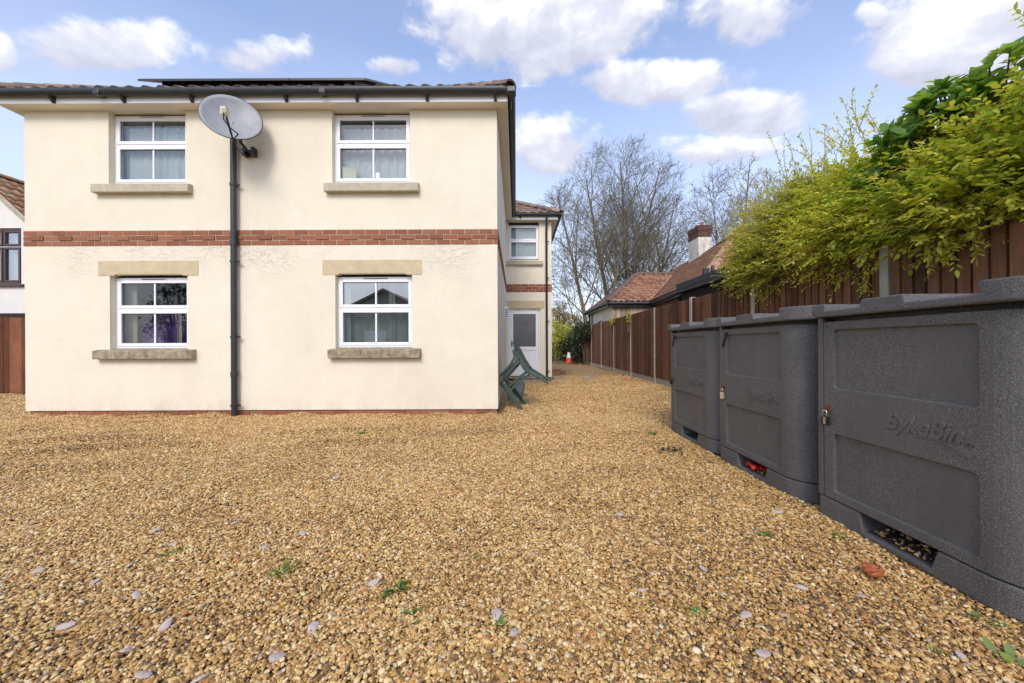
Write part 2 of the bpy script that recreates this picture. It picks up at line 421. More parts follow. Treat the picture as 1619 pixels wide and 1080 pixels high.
def pebbles():
    coll = bpy.data.collections.new('pebble_kinds')
    for k in range(6):
        bm = bmesh.new(); bmesh.ops.create_icosphere(bm, subdivisions=2, radius=.5)
        for v in bm.verts:
            n = noise.noise(v.co*1.6 + Vector((k*7.3, 2.1, k)))
            n2 = noise.noise(v.co*3.4 + Vector((k*3.3, 9.1, k)))
            v.co *= 1 + .36*n + .13*n2
        for f in bm.faces: f.smooth = True
        m = bpy.data.meshes.new('pebble_kind'); bm.to_mesh(m); bm.free(); m.materials.append(M['pebble'])
        coll.objects.link(bpy.data.objects.new('pebble_kind', m))
    P = []
    def zone(x0, x1, y0, y1, dens, size, keep):
        n = int((x1-x0)*(y1-y0)*dens)
        x = rng.uniform(x0, x1, n); y = rng.uniform(y0, y1, n)
        for a, b in zip(x, y):
            if keep(a, b): P.append((a, b, size))
    inbin = lambda a, b: a > 1.97 and 1.36 < b < 5.07
    zone(-4.6, 3.9, .5, 2.6, 13500, .0111, lambda a, b: abs(a) < 1.42*b+.9 and not (a > 2.2 and b > 1.3))
    zone(-7.2, 2.3, 2.6, 4.4, 11200, .0119, lambda a, b: abs(a) < 1.36*b+.6 and not inbin(a, b))
    zone(-9.6, 3.9, 4.4, 6.31, 8000, .0136, lambda a, b: abs(a) < 1.36*b+.6 and not inbin(a, b))
    zone(-.2, 3.9, 6.3, 9.5, 4600, .0175, lambda a, b: True)
    zone(-.2, 3.9, 9.5, 14, 2600, .021, lambda a, b: not (a < 1.1 and b > 12))
    zone(-13, -7.7, 6.3, 9.3, 3000, .020, lambda a, b: True)
    # a few pebbles spilled on the floor of the pallet openings
    for k in range(150):
        b = random.choice((2.59, 3.83)); P.append((1.95+abs(random.gauss(.05,.10))+.02, b-random.uniform(.36,.70), -.0105))
    n = len(P); co = np.zeros((n, 3)); sc = np.zeros((n, 3)); ti = rng.random(n)
    lng = rng.lognormal(0, .27, n)
    for i, (a, b, s) in enumerate(P):
        z = hgt(a, b) if s > 0 else .052
        if 6.05 < b < 6.4 and -7.8 < a < -.3 and s > 0: z += max(0., .012+.05*noise.noise(Vector((a*2.2, 0, 5))))*(b-6.05)/.25
        # wheel-scuffed lines lie a little darker and lower
        co[i] = (a, b, z + rng.uniform(-.006, .007)); s = abs(s)*lng[i]
        sc[i] = (s*rng.uniform(1.0, 1.6), s*rng.uniform(.85, 1.15), s*rng.uniform(.5, .85))
        w = noise.noise(Vector((a*.45, b*.45, 9)))*.12 + noise.noise(Vector((a*1.6, b*2.2, 4)))*.15 - max(0, a-.2)*.02
        if a < -.8: w -= max(0., noise.noise(Vector((a*0.7+b*.35, b*3.2-a*.5, 7.7))))*.4*max(0, 1-abs(b-4.4)/1.6)
        w -= .22*max(0, 1-math.hypot((a+.95)/.9, (b-5.0)/.35))
        ti[i] = min(1, max(0, ti[i] + w)) if ti[i] < .84 else ti[i]
    rot = np.stack([rng.normal(0, .35, n), rng.normal(0, .35, n), rng.uniform(0, 6.28, n)], -1)
    me = bpy.data.meshes.new('gravel'); me.vertices.add(n); me.vertices.foreach_set('co', co.astype(np.float32).ravel())
    for nm, ty, ar, key in (('pscale', 'FLOAT_VECTOR', sc, 'vector'), ('prot', 'FLOAT_VECTOR', rot, 'vector'), ('ptint', 'FLOAT', ti, 'value')):
        a = me.attributes.new(nm, ty, 'POINT'); a.data.foreach_set(key, ar.astype(np.float32).ravel())
    a = me.attributes.new('pkind', 'INT', 'POINT'); a.data.foreach_set('value', rng.integers(0, 6, n).astype(np.int32))
    o = link('gravel', me, None)
    ng = bpy.data.node_groups.new('scatter', 'GeometryNodeTree')
    ng.interface.new_socket('Geometry', in_out='INPUT', socket_type='NodeSocketGeometry')
    ng.interface.new_socket('Geometry', in_out='OUTPUT', socket_type='NodeSocketGeometry')
    N = ng.nodes; L = ng.links
    gi = N.new('NodeGroupInput'); go = N.new('NodeGroupOutput'); ip = N.new('GeometryNodeInstanceOnPoints')
    ci = N.new('GeometryNodeCollectionInfo'); ci.inputs[0].default_value = coll; ci.inputs[1].default_value = True; ci.inputs[2].default_value = True
    def na(nm, ty):
        x = N.new('GeometryNodeInputNamedAttribute'); x.data_type = ty; x.inputs[0].default_value = nm; return x.outputs[0]
    L.new(gi.outputs[0], ip.inputs['Points']); L.new(ci.outputs[0], ip.inputs['Instance'])
    ip.inputs['Pick Instance'].default_value = True
    L.new(na('pkind', 'INT'), ip.inputs['Instance Index'])
    L.new(na('prot', 'FLOAT_VECTOR'), ip.inputs['Rotation']); L.new(na('pscale', 'FLOAT_VECTOR'), ip.inputs['Scale'])
    L.new(ip.outputs[0], go.inputs[0])
    md = o.modifiers.new('scatter', 'NODES'); md.node_group = ng
    tag(o, 'golden tan pea gravel covering the whole yard in front of the house', 'gravel', kind='stuff')
    print('pebbles', n)
pebbles()

# ------------------------------------------------------------------ building pieces
D = 6.3
def wall_holes(mb, fn, u0, u1, z0, z1, holes, depth):
    us = sorted({u0, u1} | {h[0] for h in holes} | {h[1] for h in holes})
    zs = sorted({z0, z1} | {h[2] for h in holes} | {h[3] for h in holes})
    for a, b in zip(us, us[1:]):
        for c, d in zip(zs, zs[1:]):
            if any(h[0] <= a and b <= h[1] and h[2] <= c and d <= h[3] for h in holes): continue
            mb.face([fn(a, c, 0), fn(b, c, 0), fn(b, d, 0), fn(a, d, 0)])
    for h in holes:
        a, b, c, d = h
        mb.face([fn(a,c,0), fn(a,d,0), fn(a,d,depth), fn(a,c,depth)]); mb.face([fn(b,d,0), fn(b,c,0), fn(b,c,depth), fn(b,d,depth)])
        mb.face([fn(a,d,0), fn(b,d,0), fn(b,d,depth), fn(a,d,depth)]); mb.face([fn(b,c,0), fn(a,c,0), fn(a,c,depth), fn(b,c,depth)])
def bricks(mb, fn, u0, u1, rows, z0, bl=.2135, bh=.07, jt=.0115, proud=.012, alt=None, shift=.5):
    for r in range(rows):
        u = u0 - (bl+jt)*(shift if r % 2 else 0); k = 0
        step = bl + jt
        while u < u1 - .01:
            L = bl
            a, b = max(u, u0), min(u+L, u1)
            if b - a > .015:
                p = proud + random.uniform(-.0015, .0015)
                if alt is not None and r == alt and k % 2: p += .012
                z = z0 + r*(bh+jt) + random.uniform(-.001, .001)
                A = fn(a, z, -p); B = fn(b, z+bh, .03); t = random.random()
                x0, x1 = sorted((A[0], B[0])); y0, y1 = sorted((A[1], B[1]))
                mb.box(x0, x1, y0, y1, z, z+bh, t)
            u += step; k += 1

def tiled(poly, w=.235, e=.29, amp=.028, lift=.03, t0=0., t1=1.):
    """pantiles over the roof polygon, first edge = eave"""
    P = [Vector(p) for p in poly]; U = (P[1]-P[0]).normalized()
    N = Vector((0,0,0))
    for a, b in zip(P, P[1:]+P[:1]): N += a.cross(b)
    N.normalize()
    if N.z < 0: N = -N
    Vv = N.cross(U)
    if (P[2]-P[0]).dot(Vv) < 0: Vv = -Vv
    uv = [((p-P[0]).dot(U), (p-P[0]).dot(Vv)) for p in P]
    ua, ub = min(a for a, b in uv), max(a for a, b in uv); vb = max(b for a, b in uv)
    bm = bmesh.new(); lay = bm.faces.layers.float.new('tint')
    prof = [(0, .35), (.12, .9), (.24, 1), (.38, .75), (.55, .15), (.75, -.15), (.9, .0), (1.0, .35)]
    j = 0; v = 0
    while v < vb:
        u = ua; 
        while u < ub:
            t = t0 + (t1-t0)*random.random(); ju = random.uniform(-.004, .004); jn = random.uniform(-.003, .004)
            lo = []; hi = []; lip = []
            for a, h in prof:
                base = P[0] + U*(u+a*w+ju)
                lo.append(bm.verts.new(base + Vv*(v+random.uniform(-.003,.003)) + N*(h*amp+lift+jn)))
                hi.append(bm.verts.new(base + Vv*(v+e*1.04) + N*(h*amp+.004+jn)))
                lip.append(bm.verts.new(base + Vv*(v+.004) + N*(h*amp+lift-.022+jn)))
            for k in range(len(prof)-1):
                f = bm.faces.new((lo[k], lo[k+1], hi[k+1], hi[k])); f[lay] = t; f.smooth = True
                f = bm.faces.new((lip[k], lip[k+1], lo[k+1], lo[k])); f[lay] = t
            u += w
        v += e; j += 1
    for a, b in zip(P[1:], P[2:]+P[:1]):
        ed = (b-a).normalized(); nrm = ed.cross(N)
        c = sum(P, Vector())/len(P)
        if nrm.dot(c-a) > 0: nrm = -nrm
        bmesh.ops.bisect_plane(bm, geom=bm.verts[:]+bm.edges[:]+bm.faces[:], plane_co=a, plane_no=nrm, clear_outer=True)
    f = bm.faces.new([bm.verts.new(p - N*.012) for p in P]); f[lay] = .1
    return bm
def bm_obj(bm, name, mt, parent):
    off = Vector(parent.get('_off', (0,0,0)))
    bmesh.ops.translate(bm, verts=bm.verts, vec=-off)
    me = bpy.data.meshes.new(name); bm.to_mesh(me); bm.free()
    return link(name, me, mt, parent)
def ridge_caps(mb, a, b, r=.11, L=.33):
    a, b = Vector(a), Vector(b); d = b-a; n = max(1, int(d.length/L)); d.normalize()
    side = d.cross(Vector((0,0,1))).normalized(); up = side.cross(d)
    for i in range(n):
        t = random.random(); s0 = a + d*(i*L); s1 = a + d*((i+1)*L+.02); rr = []
        for s, q in ((s0, r*1.06), (s1, r*.95)):
            rr.append([s + side*math.cos(x)*q + up*(math.sin(x)*q*.85-.02) for x in [PI*k/8 for k in range(9)]])
        for k in range(8): mb.face([rr[0][k], rr[0][k+1], rr[1][k+1], rr[1][k]], t)
        inn = [s0 + side*math.cos(x)*r*.86 + up*(math.sin(x)*r*.66-.02) for x in [PI*k/8 for k in range(9)]]
        for k in range(8): mb.face([inn[k], inn[k+1], rr[0][k+1], rr[0][k]], t)
    mb.face(list(reversed(inn)), .1)

def curtain(mb, x0, x1, z0, z1, y, waves=8, amp=.018, ph=0.):
    n = waves*10; pts = []
    for i in range(n+1):
        u = i/n
        pts.append((x0+(x1-x0)*u, y+amp*math.sin(u*waves*2*PI+ph+1.3*math.sin(u*9+ph))+amp*.5*math.sin(u*waves*4.7+ph*2)))
    for a, b in zip(pts, pts[1:]): mb.face([(a[0],a[1],z0),(b[0],b[1],z0),(b[0],b[1],z1),(a[0],a[1],z1)], .5)

def window(house, x0, x1, z0, z1, zt, y, glass, sill, curt, bars=True, fw=.085):
    """a two-light white frame; y = front of the frame"""
    d = .07; f = MB()
    o_ = .045
    f.box(x0, x0+o_, y, y+d, z0, z1); f.box(x1-o_, x1, y, y+d, z0, z1)
    f.box(x0+o_, x1-o_, y+.001, y+d, z0, z0+o_); f.box(x0+o_, x1-o_, y+.001, y+d, z1-o_, z1); f.box(x0+o_, x1-o_, y+.001, y+d, zt-.022, zt+.022)
    op = [(zt+.022, z1-o_), (z0+o_, zt-.022)]
    for k, (a, b) in enumerate(op):       # sashes
        s = fw-o_+.012; ox, yy = .008, y-.012
        X0, X1, A, B = x0+o_-ox, x1-o_+ox, a-ox, b+ox
        f.box(X0, X0+s, yy, y+.05, A, B); f.box(X1-s, X1, yy, y+.05, A, B)
        f.box(X0+s, X1-s, yy+.001, y+.05, A, A+s); f.box(X0+s, X1-s, yy+.001, y+.05, B-s, B)
    w = f.build('window', M['upvc'], house, bevel=.006)
    for a, b in op:
        s = fw-o_+.004
        X0, X1, A, B = x0+o_+s-.012, x1-o_-s+.012, a+s-.012, b-s+.012
        p = MB(); p.face([(X0,y+.022,A),(X1,y+.022,A),(X1,y+.022,B),(X0,y+.022,B)]); p.build('pane', glass, w)
        q = MB(); e = .012
        q.box(X0, X0+e, y+.012, y+.021, A, B); q.box(X1-e, X1, y+.012, y+.021, A, B); q.box(X0+e, X1-e, y+.012, y+.021, A, A+e); q.box(X0+e, X1-e, y+.012, y+.021, B-e*1.6, B)
        q.build('gasket', M['gasket'], w)
        if bars:
            c = MB(); m = (x0+x1)/2; c.box(m-.013, m+.013, y+.004, y+.020, A+e, B-e*1.6); c.build('glazing_bar', M['upvc'], w, bevel=.003)
    if bars:
        t = MB(); m = (x0+x1)/2; t.box(m-.21, m+.21, y-.016, y-.0005, z1-.036, z1-.016); t.box(m-.20, m+.20, y-.024, y-.0165, z1-.022, z1-.016); t.build('trickle_vent', M['upvc'], w, bevel=.003)
        t = MB(); t.box(m-.19, m+.19, y-.0185, y-.0165, z1-.033, z1-.024); t.build('vent_slot', M['gasket'], w)
    if sill:
        sx0, sx1, sz0, sz1, mt = sill
        s = MB(); yf = D-.10 if y < 8 else y-.17
        s.hexa([(sx0,yf,sz0),(sx1,yf,sz0),(sx1,y+.03,sz0),(sx0,y+.03,sz0),(sx0,yf,sz1),(sx1,yf,sz1),(sx1,y+.03,sz1+.045),(sx0,y+.03,sz1+.045)])
        s.build('sill', mt, w, bevel=.010, seg=3)
    for (ca, cb, mt, dy, wv, am, zlo, zhi) in curt:
        c = MB(); curtain(c, x0+(x1-x0)*ca, x0+(x1-x0)*cb, z0+zlo, z1-zhi, y+dy, wv, am, x0+ca*7); c.build('curtain', mt, w, smooth=True)
    return w

# ------------------------------------------------------------------ the main house
SZ = 4.825         # soffit height
WX0, WX1 = -7.76, -.29
WY, WX = 12.05, 1.08
house = thing('house', 'large cream rendered two storey house with a red brick band, white windows and dark gutters', 'house', (-4, D, 0))
front = lambda u, z, d: (u, D+d, z)
side = lambda u, z, d: (WX1-d, u, z)           # right wall of the main block, u = y
rear = lambda u, z, d: (u, WY+d, z)
wside = lambda u, z, d: (WX-d, u, z)
UL = (-6.43, -5.21, 3.66, SZ); UR = (-2.895, -1.665, 3.66, SZ); LL = (-6.42, -5.19, 1.03, 2.235); LR = (-2.855, -1.64, 1.03, 2.235)
m = MB(); wall_holes(m, front, WX0, WX1, .085, SZ+.15, [UL, UR, LL, LR], .11)
wall_holes(m, side, D, WY, .085, SZ+.15, [], .1)
m.face([(WX0,D,.085),(WX0,16,.085),(WX0,16,SZ+.15),(WX0,D,SZ+.15)]); m.face([(WX0,16,.085),(WX1,16,.085),(WX1,16,SZ+.15),(WX0,16,SZ+.15)])
m.build('wall', M['wall'], house)
m = MB(); m.face([(WX0,6.62,.05),(WX1,6.62,.05),(WX1,16,.05),(WX0,16,.05)]); m.face([(WX0+.02,10.2,0),(WX1-.02,10.2,0),(WX1-.02,10.2,5),(WX0+.02,10.2,5)])
m.face([(WX0+.02,6.5,2.75),(WX1-.02,6.5,2.75),(WX1-.02,16,2.75),(WX0+.02,16,2.75)])
m.face([(-4.4,6.5,0),(-4.4,10.2,0),(-4.4,10.2,5),(-4.4,6.5,5)])
m.build('interior', M['room'], house)
DOORH = (-.225, .745, .12, 2.19); WH = (-.21, .70, 3.66, SZ)
m = MB(); wall_holes(m, rear, WX1, WX, .14, SZ+.15, [DOORH, WH], .11)
wall_holes(m, wside, WY, 18, .14, SZ+.15, [], .1); m.face([(WX1,18,0),(WX,18,0),(WX,18,5),(WX1,18,5)])
m.face([(WX1,WY+1.2,0),(WX,WY+1.2,0),(WX,WY+1.2,5),(WX1,WY+1.2,5)])
m.build('wall', M['wall_plain'], house)
m = MB(); 
bricks(m, front, WX0-.012, WX1+.010, 3, 2.692, alt=1)
bricks(m, side, D+.006, WY, 3, 2.692, alt=1)
bricks(m, rear, WX1, WX+.012, 3, 2.692, alt=1)
bricks(m, wside, WY+.005, 18, 3, 2.692)
m.build('brick_band', M['brick'], house, bevel=.003, seg=1)
m = MB(); z0, z1 = 2.69, 2.93
m.box(WX0-.004, WX1+.005, D-.005, D+.05, z0, z1); m.box(WX1-.05, WX1+.006, D+.051, WY-.01, z0, z1); m.box(WX1+.01, WX+.005, WY-.005, WY+.05, z0, z1)
m.build('brick_mortar', M['mortar'], house)
m = MB(); bricks(m, front, WX0+.05, WX1-.02, 2, -.07, proud=-.022); m.box(WX0+.04, WX1-.02, D+.03, D+.2, -.1, .09)
bricks(m, side, D+.05, WY, 2, -.07, proud=-.022); bricks(m, rear, WX1, WX-.02, 2, -.02, proud=-.018); m.box(WX1, WX-.03, WY+.025, WY+.2, -.05, .14)
m.build('plinth', M['brick'], house)
for x0, x1 in ((-6.60, -5.015), (-3.055, -1.485)):
    m = MB(); y = D-.006
    m.prism([(x0, 2.215), (x0+.245, 2.215), (x0+.275, 2.24), (x1-.275, 2.24), (x1-.245, 2.215), (x1, 2.215), (x1, 2.452), (x0, 2.452)], (y, D+.10), lambda u, v, w: (u, w, v))
    m.build('lintel', M['stone_pale'], house, bevel=.004)
m = MB(); m.box(WX1+.008, .86, WY-.008, WY+.10, 2.195, 2.43); m.build('lintel', M['stone_pale'], house, bevel=.004)
yf = D+.10
window(house, -6.43, -5.205, 3.69, 4.80, 4.325, yf, M['glass'], (-6.62, -5.10, 3.505, 3.635, M['sill_pale']), [(.045, 1.0, M['net'], .13, 9, .014, 0, .13), (0, 1, M['beige_cloth'], .20, 5, .02, .5, .0)])
window(house, -2.90, -1.66, 3.69, 4.80, 4.325, yf, M['glass'], (-2.99, -1.515, 3.505, 3.635, M['sill_pale']), [(.03, 1.0, M['net'], .18, 10, .014, 0, .13)])
window(house, -6.42, -5.19, 1.06, 2.20, 1.69, yf, M['glass'], (-6.605, -5.055, .90, 1.03, M['stone_sill']), [(-.16, .14, M['beige_cloth'], .17, 2, .015, 0, 0), (.08, .62, M['purple'], .30, 5, .03, 0, .45), (.62, .9, M['purple'], .24, 3, .03, 0, .40), (.66, .72, M['grey_cloth'], .20, 1, .012, 0, .45)])
window(house, -2.865, -1.635, 1.06, 2.20, 1.69, yf, M['glass_hi'], (-2.94, -1.50, .90, 1.03, M['stone_sill']), [(.0, .12, M['net'], .16, 2, .015, 0, 0), (.62, .70, M['grey_cloth'], .2, 1, .012, 0, 0), (.0, .9, M['grey_cloth'], .26, 7, .02, 0, .5)])
window(house, -.215, .695, 3.70, 4.73, 4.265, WY+.08, M['glass'], (-.36, .82, 3.50, 3.62, M['sill_pale']), [(0, 1, M['net'], .12, 12, .008, 0, 0)], bars=False, fw=.075)
# glazed door in the rear wing
dr = MB(); y = WY+.07
x0, x1, z0, z1 = -.225, .745, .12, 2.19
dr.box(x0, x0+.06, y, y+.07, z0, z1); dr.box(x1-.06, x1, y, y+.07, z0, z1); dr.box(x0+.06, x1-.06, y+.001, y+.07, z1-.06, z1)
X0, X1, Z1, Z0 = x0+.065, x1-.065, z1-.065, z0+.03; yy = y-.006
gx0, gx1, gz0, gz1 = -.085, .60, 1.035, 2.03
dr.box(X0, gx0, yy, y+.05, Z0, Z1); dr.box(gx1, X1, yy, y+.05, Z0, Z1); dr.box(gx0, gx1, yy+.001, y+.05, gz1, Z1); dr.box(gx0, gx1, yy+.001, y+.05, .93, gz0); dr.box(gx0, gx1, yy+.001, y+.05, Z0, .30)
dr.box(gx0+.001, gx1-.001, y+.014, y+.05, .30, .93)
door = dr.build('door', M['upvc'], house, bevel=.006)
m = MB(); m.face([(gx0,y+.012,gz0),(gx1,y+.012,gz0),(gx1,y+.012,gz1),(gx0,y+.012,gz1)]); m.build('door_pane', M['door_glass'], door)
m = MB(); m.box(-.145, -.112, yy-.012, yy, 1.03, 1.22); m.tube([(-.128, yy-.012, 1.14), (-.128, yy-.05, 1.14), (-.02, yy-.05, 1.14)], .009, 8); m.build('door_handle', M['steel_dark'], door)
m = MB(); m.box(x0-.02, x1+.02, WY-.06, WY+.10, .075, .118); m.build('door_sill', M['stone_sill'], house, bevel=.006)
m = MB(); m.box(.0, .74, WY-.30, WY-.07, -.02, .055); m.build('door_step', M['concrete_grey'], house, bevel=.01)
# eaves
m = MB()
m.box(-7.96, -.115, 6.10, 6.122, SZ, 5.0); m.box(-7.96, -7.938, 6.123, 16.2, SZ, 5.0); m.box(-.137, -.115, 6.123, 11.88, SZ, 5.0)
m.box(-.113, 1.262, 11.86, 11.88, SZ, 5.0); m.box(1.24, 1.262, 11.881, 18.2, SZ, 5.0)
m.build('fascia', M['fascia'], house, bevel=.003)
m = MB()
m.box(-7.937, -.138, 6.123, D+.14, SZ+.002, SZ+.016); m.box(-7.937, WX0+.01, D+.141, 16.1, SZ+.002, SZ+.016); m.box(WX1-.01, -.138, D+.141, 11.95, SZ+.002, SZ+.016)
m.box(-.137, 1.239, 11.881, WY+.14, SZ+.002, SZ+.016); m.box(WX-.01, 1.239, WY+.141, 18.1, SZ+.002, SZ+.016)
for k in range(8): m.box(-7.2+k*1.02, -7.197+k*1.02, 6.125, D, SZ+.0005, SZ+.002)
m.build('soffit', M['soffit'], house)
def gutter(pts, name='gutter'):
    mb = MB(); P = [Vector(p) for p in pts]; n = 12; r = .058; rings = []
    for k, p in enumerate(P):
        ds = []
        if k: ds.append((p-P[k-1]).normalized())
        if k < len(P)-1: ds.append((P[k+1]-p).normalized())
        d = sum(ds, Vector()).normalized(); sd = d.cross(Vector((0,0,1))); sc = 1/max(.5, abs(ds[0].dot(d)))
        rings.append([p + sd*math.cos(PI+PI*j/n)*r*sc + Vector((0,0,1))*math.sin(PI+PI*j/n)*r*1.25 for j in range(n+1)])
        rings[-1].insert(0, rings[-1][0]+Vector((0,0,.012))); rings[-1].append(rings[-1][-1]+Vector((0,0,.012)))
    for a, b in zip(rings, rings[1:]):
        for j in range(len(a)-1): mb.face([a[j], a[j+1], b[j+1], b[j]], .5)
    mb.face(rings[0], .5); mb.face(rings[-1], .5)
    o = mb.build(name, M['black_plastic'], house, smooth=False)
    s = o.modifiers.new('thick', 'SOLIDIFY'); s.thickness = .004
    return o
gz = 4.975
gt = gutter([(-8.02, 16, gz), (-8.02, 6.04, gz), (-.055, 6.04, gz), (-.055, 11.86, gz)])
def gbracket(mb, x, y):
    mb.prism([(y+.06, gz-.02), (y+.06, gz-.155), (y+.045, gz-.155), (y-.035, gz-.07), (y-.06, gz-.02)], (x-.02, x+.02), lambda u, v, w: (w, u, v))
for x in (-7.95+.9, -5.97, -4.93, -3.49, -2.41, -1.34, -.30):
    m = MB(); gbracket(m, x, 6.04); m.build('gutter_bracket', M['black_plastic'], gt)
for x in (-6.3, -2.9):
    m = MB(); m.box(x-.05, x+.05, 5.975, 6.098, gz-.082, gz+.014); m.build('gutter_joint', M['black_plastic'], gt, bevel=.012)
m = MB(); m.box(-.13, .015, 5.97, 6.12, gz-.085, gz+.016); m.build('gutter_corner', M['black_plastic'], gt, bevel=.02)
g2 = gutter([(-.11, 11.81, gz), (1.325, 11.81, gz), (1.325, 18.1, gz)])
m = MB(); m.prism([(11.86, gz-.02), (11.86, gz-.13), (11.77, gz-.05)], (.12, .16), lambda u, v, w: (w, u, v)); m.build('gutter_bracket', M['black_plastic'], g2)
def clip(mb, x, y, z, r, yw):
    mb.tube([(x, y, z-.018), (x, y, z+.018)], r*1.22, 16); mb.box(x+r*.6, x+r+.05, y-.01, y+.012, z-.012, z+.012); mb.box(x-r*.4, x+r*.4, y, yw, z-.012, z+.012)
px = -4.405; py = D-.075
dp = MB(); dp.tube([(px, py, -.02), (px, py, 4.62), (px-.005, py-.01, 4.70), (px-.01, 6.06, 4.84), (px-.01, 6.04, 4.91)], .044, 20); 
dp.tube([(px, py, .62), (px, py, .70)], .052, 20); dp.tube([(px, py, 2.66), (px, py, 2.74)], .052, 20)
dpo = dp.build('downpipe', M['black_plastic'], house, smooth=True)
em = dpo.modifiers.new('es', 'EDGE_SPLIT'); em.split_angle = R(40)
for z in (.17, 1.24, 2.42, 3.62):
    m = MB(); clip(m, px, py, z, .044, D); m.build('pipe_clip', M['black_plastic'], dpo)
dp = MB(); x = .925; dp.tube([(x, WY-.06, .02), (x, WY-.06, 4.55), (x, 11.83, 4.80), (x, 11.82, 4.92)], .034, 16)
d2 = dp.build('downpipe', M['black_plastic'], house, smooth=True); em = d2.modifiers.new('es', 'EDGE_SPLIT'); em.split_angle = R(40)
for z in (.3, 1.8, 3.1, 4.2):
    m = MB(); clip(m, x, WY-.06, z, .034, WY); m.build('pipe_clip', M['black_plastic'], d2)
m = MB(); m.box(WX1+.001, WX1+.10, 10.0, 10.22, 1.76, 2.06, .5); v_ = m.build('wall_vent', M['upvc'], house, bevel=.01)
m = MB(); 
for k in range(5): m.box(WX1+.02, WX1+.085, 9.994, 9.999, 1.80+k*.045, 1.82+k*.045)
m.build('vent_slot', M['gasket'], v_)
# roof
tp = math.tan(R(30)); ez = 4.985
def rz(run): return ez + run*tp
h = 3.93
bm = tiled([(-7.99, 6.03, ez), (-.08, 6.03, ez), (-4.035, 9.985, rz(3.955))]); roof = bm_obj(bm, 'roof', M['tile_main'], house)
bm = tiled([(-.08, 6.03, ez), (-.08, 16.2, ez), (-4.035, 16.2, rz(3.955)), (-4.035, 9.985, rz(3.955))]); bm_obj(bm, 'roof_slope', M['tile_main'], roof)
bm = tiled([(-7.99, 16.2, ez), (-7.99, 6.03, ez), (-4.035, 9.985, rz(3.955)), (-4.035, 16.2, rz(3.955))]); bm_obj(bm, 'roof_slope', M['tile_main'], roof)
bm = tiled([(-.08, 11.80, ez), (1.33, 11.80, ez), (-1.9, 15.03, rz(3.23)), (-3.31, 15.03, rz(3.23))]); r2 = bm_obj(bm, 'roof', M['tile_main'], house)
bm = tiled([(1.33, 11.80, ez), (1.33, 18.2, ez), (-1.9, 15.03, rz(3.23))]); bm_obj(bm, 'roof_slope', M['tile_main'], r2)
m = MB(); ridge_caps(m, (-.06, 6.01, ez+.03), (-4.035, 9.985, rz(3.955)+.03)); ridge_caps(m, (-8.01, 6.01, ez+.03), (-4.035, 9.985, rz(3.955)+.03)); ridge_caps(m, (-4.035, 9.985, rz(3.955)+.03), (-4.035, 16.2, rz(3.955)+.03))
m.build('hip_ridge', M['tile_main'], roof)
m = MB(); ridge_caps(m, (1.35, 11.78, ez+.03), (-1.9, 15.03, rz(3.23)+.03)); m.build('hip_ridge', M['tile_main'], r2)
# solar panels on rails
for k in range(3):
    xa = -5.92 + k*1.19; xb = xa + 1.18
    a = .22; z_ = lambda run: rz(run) + .185
    m = MB(); m.hexa([(xa, 6.03+a, z_(a)-.035), (xb, 6.03+a, z_(a)-.035), (xb, 6.03+a+1.5, z_(a+1.5)-.035), (xa, 6.03+a+1.5, z_(a+1.5)-.035),
                      (xa, 6.03+a, z_(a)), (xb, 6.03+a, z_(a)), (xb, 6.03+a+1.5, z_(a+1.5)), (xa, 6.03+a+1.5, z_(a+1.5))])
    sp = m.build('solar_panel', M['solar_edge'], house)
    m = MB(); m.face([(xa+.03, 6.06+a, z_(a+.03)+.003), (xb-.03, 6.06+a, z_(a+.03)+.003), (xb-.03, 6.0+a+1.5, z_(a+1.47)+.003), (xa+.03, 6.0+a+1.5, z_(a+1.47)+.003)]); m.build('cell_sheet', M['solar'], sp)
    for rx in (xa+.25, xb-.25):
        m = MB(); m.hexa([(rx, 6.4, rz(.37)+.03), (rx+.04, 6.4, rz(.37)+.03), (rx+.04, 7.6, rz(1.57)+.03), (rx, 7.6, rz(1.57)+.03), (rx, 6.4, z_(.37)-.037), (rx+.04, 6.4, z_(.37)-.037), (rx+.04, 7.6, z_(1.57)-.037), (rx, 7.6, z_(1.57)-.037)]); m.build('rail', M['solar_edge'], sp)

# things on the inner window ledge
m = MB(); m.hexa([(-2.79, 6.44, 3.72), (-2.57, 6.45, 3.72), (-2.57, 6.475, 3.72), (-2.79, 6.465, 3.72), (-2.79, 6.44, 3.985), (-2.57, 6.45, 3.955), (-2.57, 6.475, 3.955), (-2.79, 6.465, 3.985)])
tag(m.build('card_box', M['cream_card']), 'cream card box standing behind the glass of the upper right window', 'box')
m = MB(); m.lathe([(.055, 0), (.055, .14), (.022, .14), (.022, .135)], (-2.22, 6.47, 3.74), 20)
tag(m.build('paper_roll', M['white_paper'], smooth=False), 'white paper roll standing inside the upper right window', 'paper roll')

# ------------------------------------------------------------------ satellite dish
dc = Vector((-4.16, 5.85, 4.462))
dish = thing('satellite_dish', 'grey oval satellite dish on a black bracket above the tall downpipe', 'satellite dish', dc)
az, el = R(32), R(20)
nrm = Vector((math.sin(az)*math.cos(el), -math.cos(az)*math.cos(el), math.sin(el)))
tr_ = nrm.cross(Vector((0,0,1))).normalized(); tr_ = -tr_; up_ = tr_.cross(nrm); up_ = -up_ if up_.z < 0 else up_
rollD = R(0); a_ = tr_*math.cos(rollD) + up_*math.sin(rollD); b_ = -tr_*math.sin(rollD) + up_*math.cos(rollD)
def dpt(u, v, w): return dc + a_*u + b_*v + nrm*w
m = MB(); rings = 9; ns = 48; RA, RB = .385, .40
idx = len(m.v)
for i in range(rings+1):
    q = i/rings
    for j in range(ns):
        t = 2*PI*j/ns; u, v = RA*q*math.cos(t), RB*q*math.sin(t)
        m.v.append(tuple(dpt(u, v, .115*q*q - .115)))
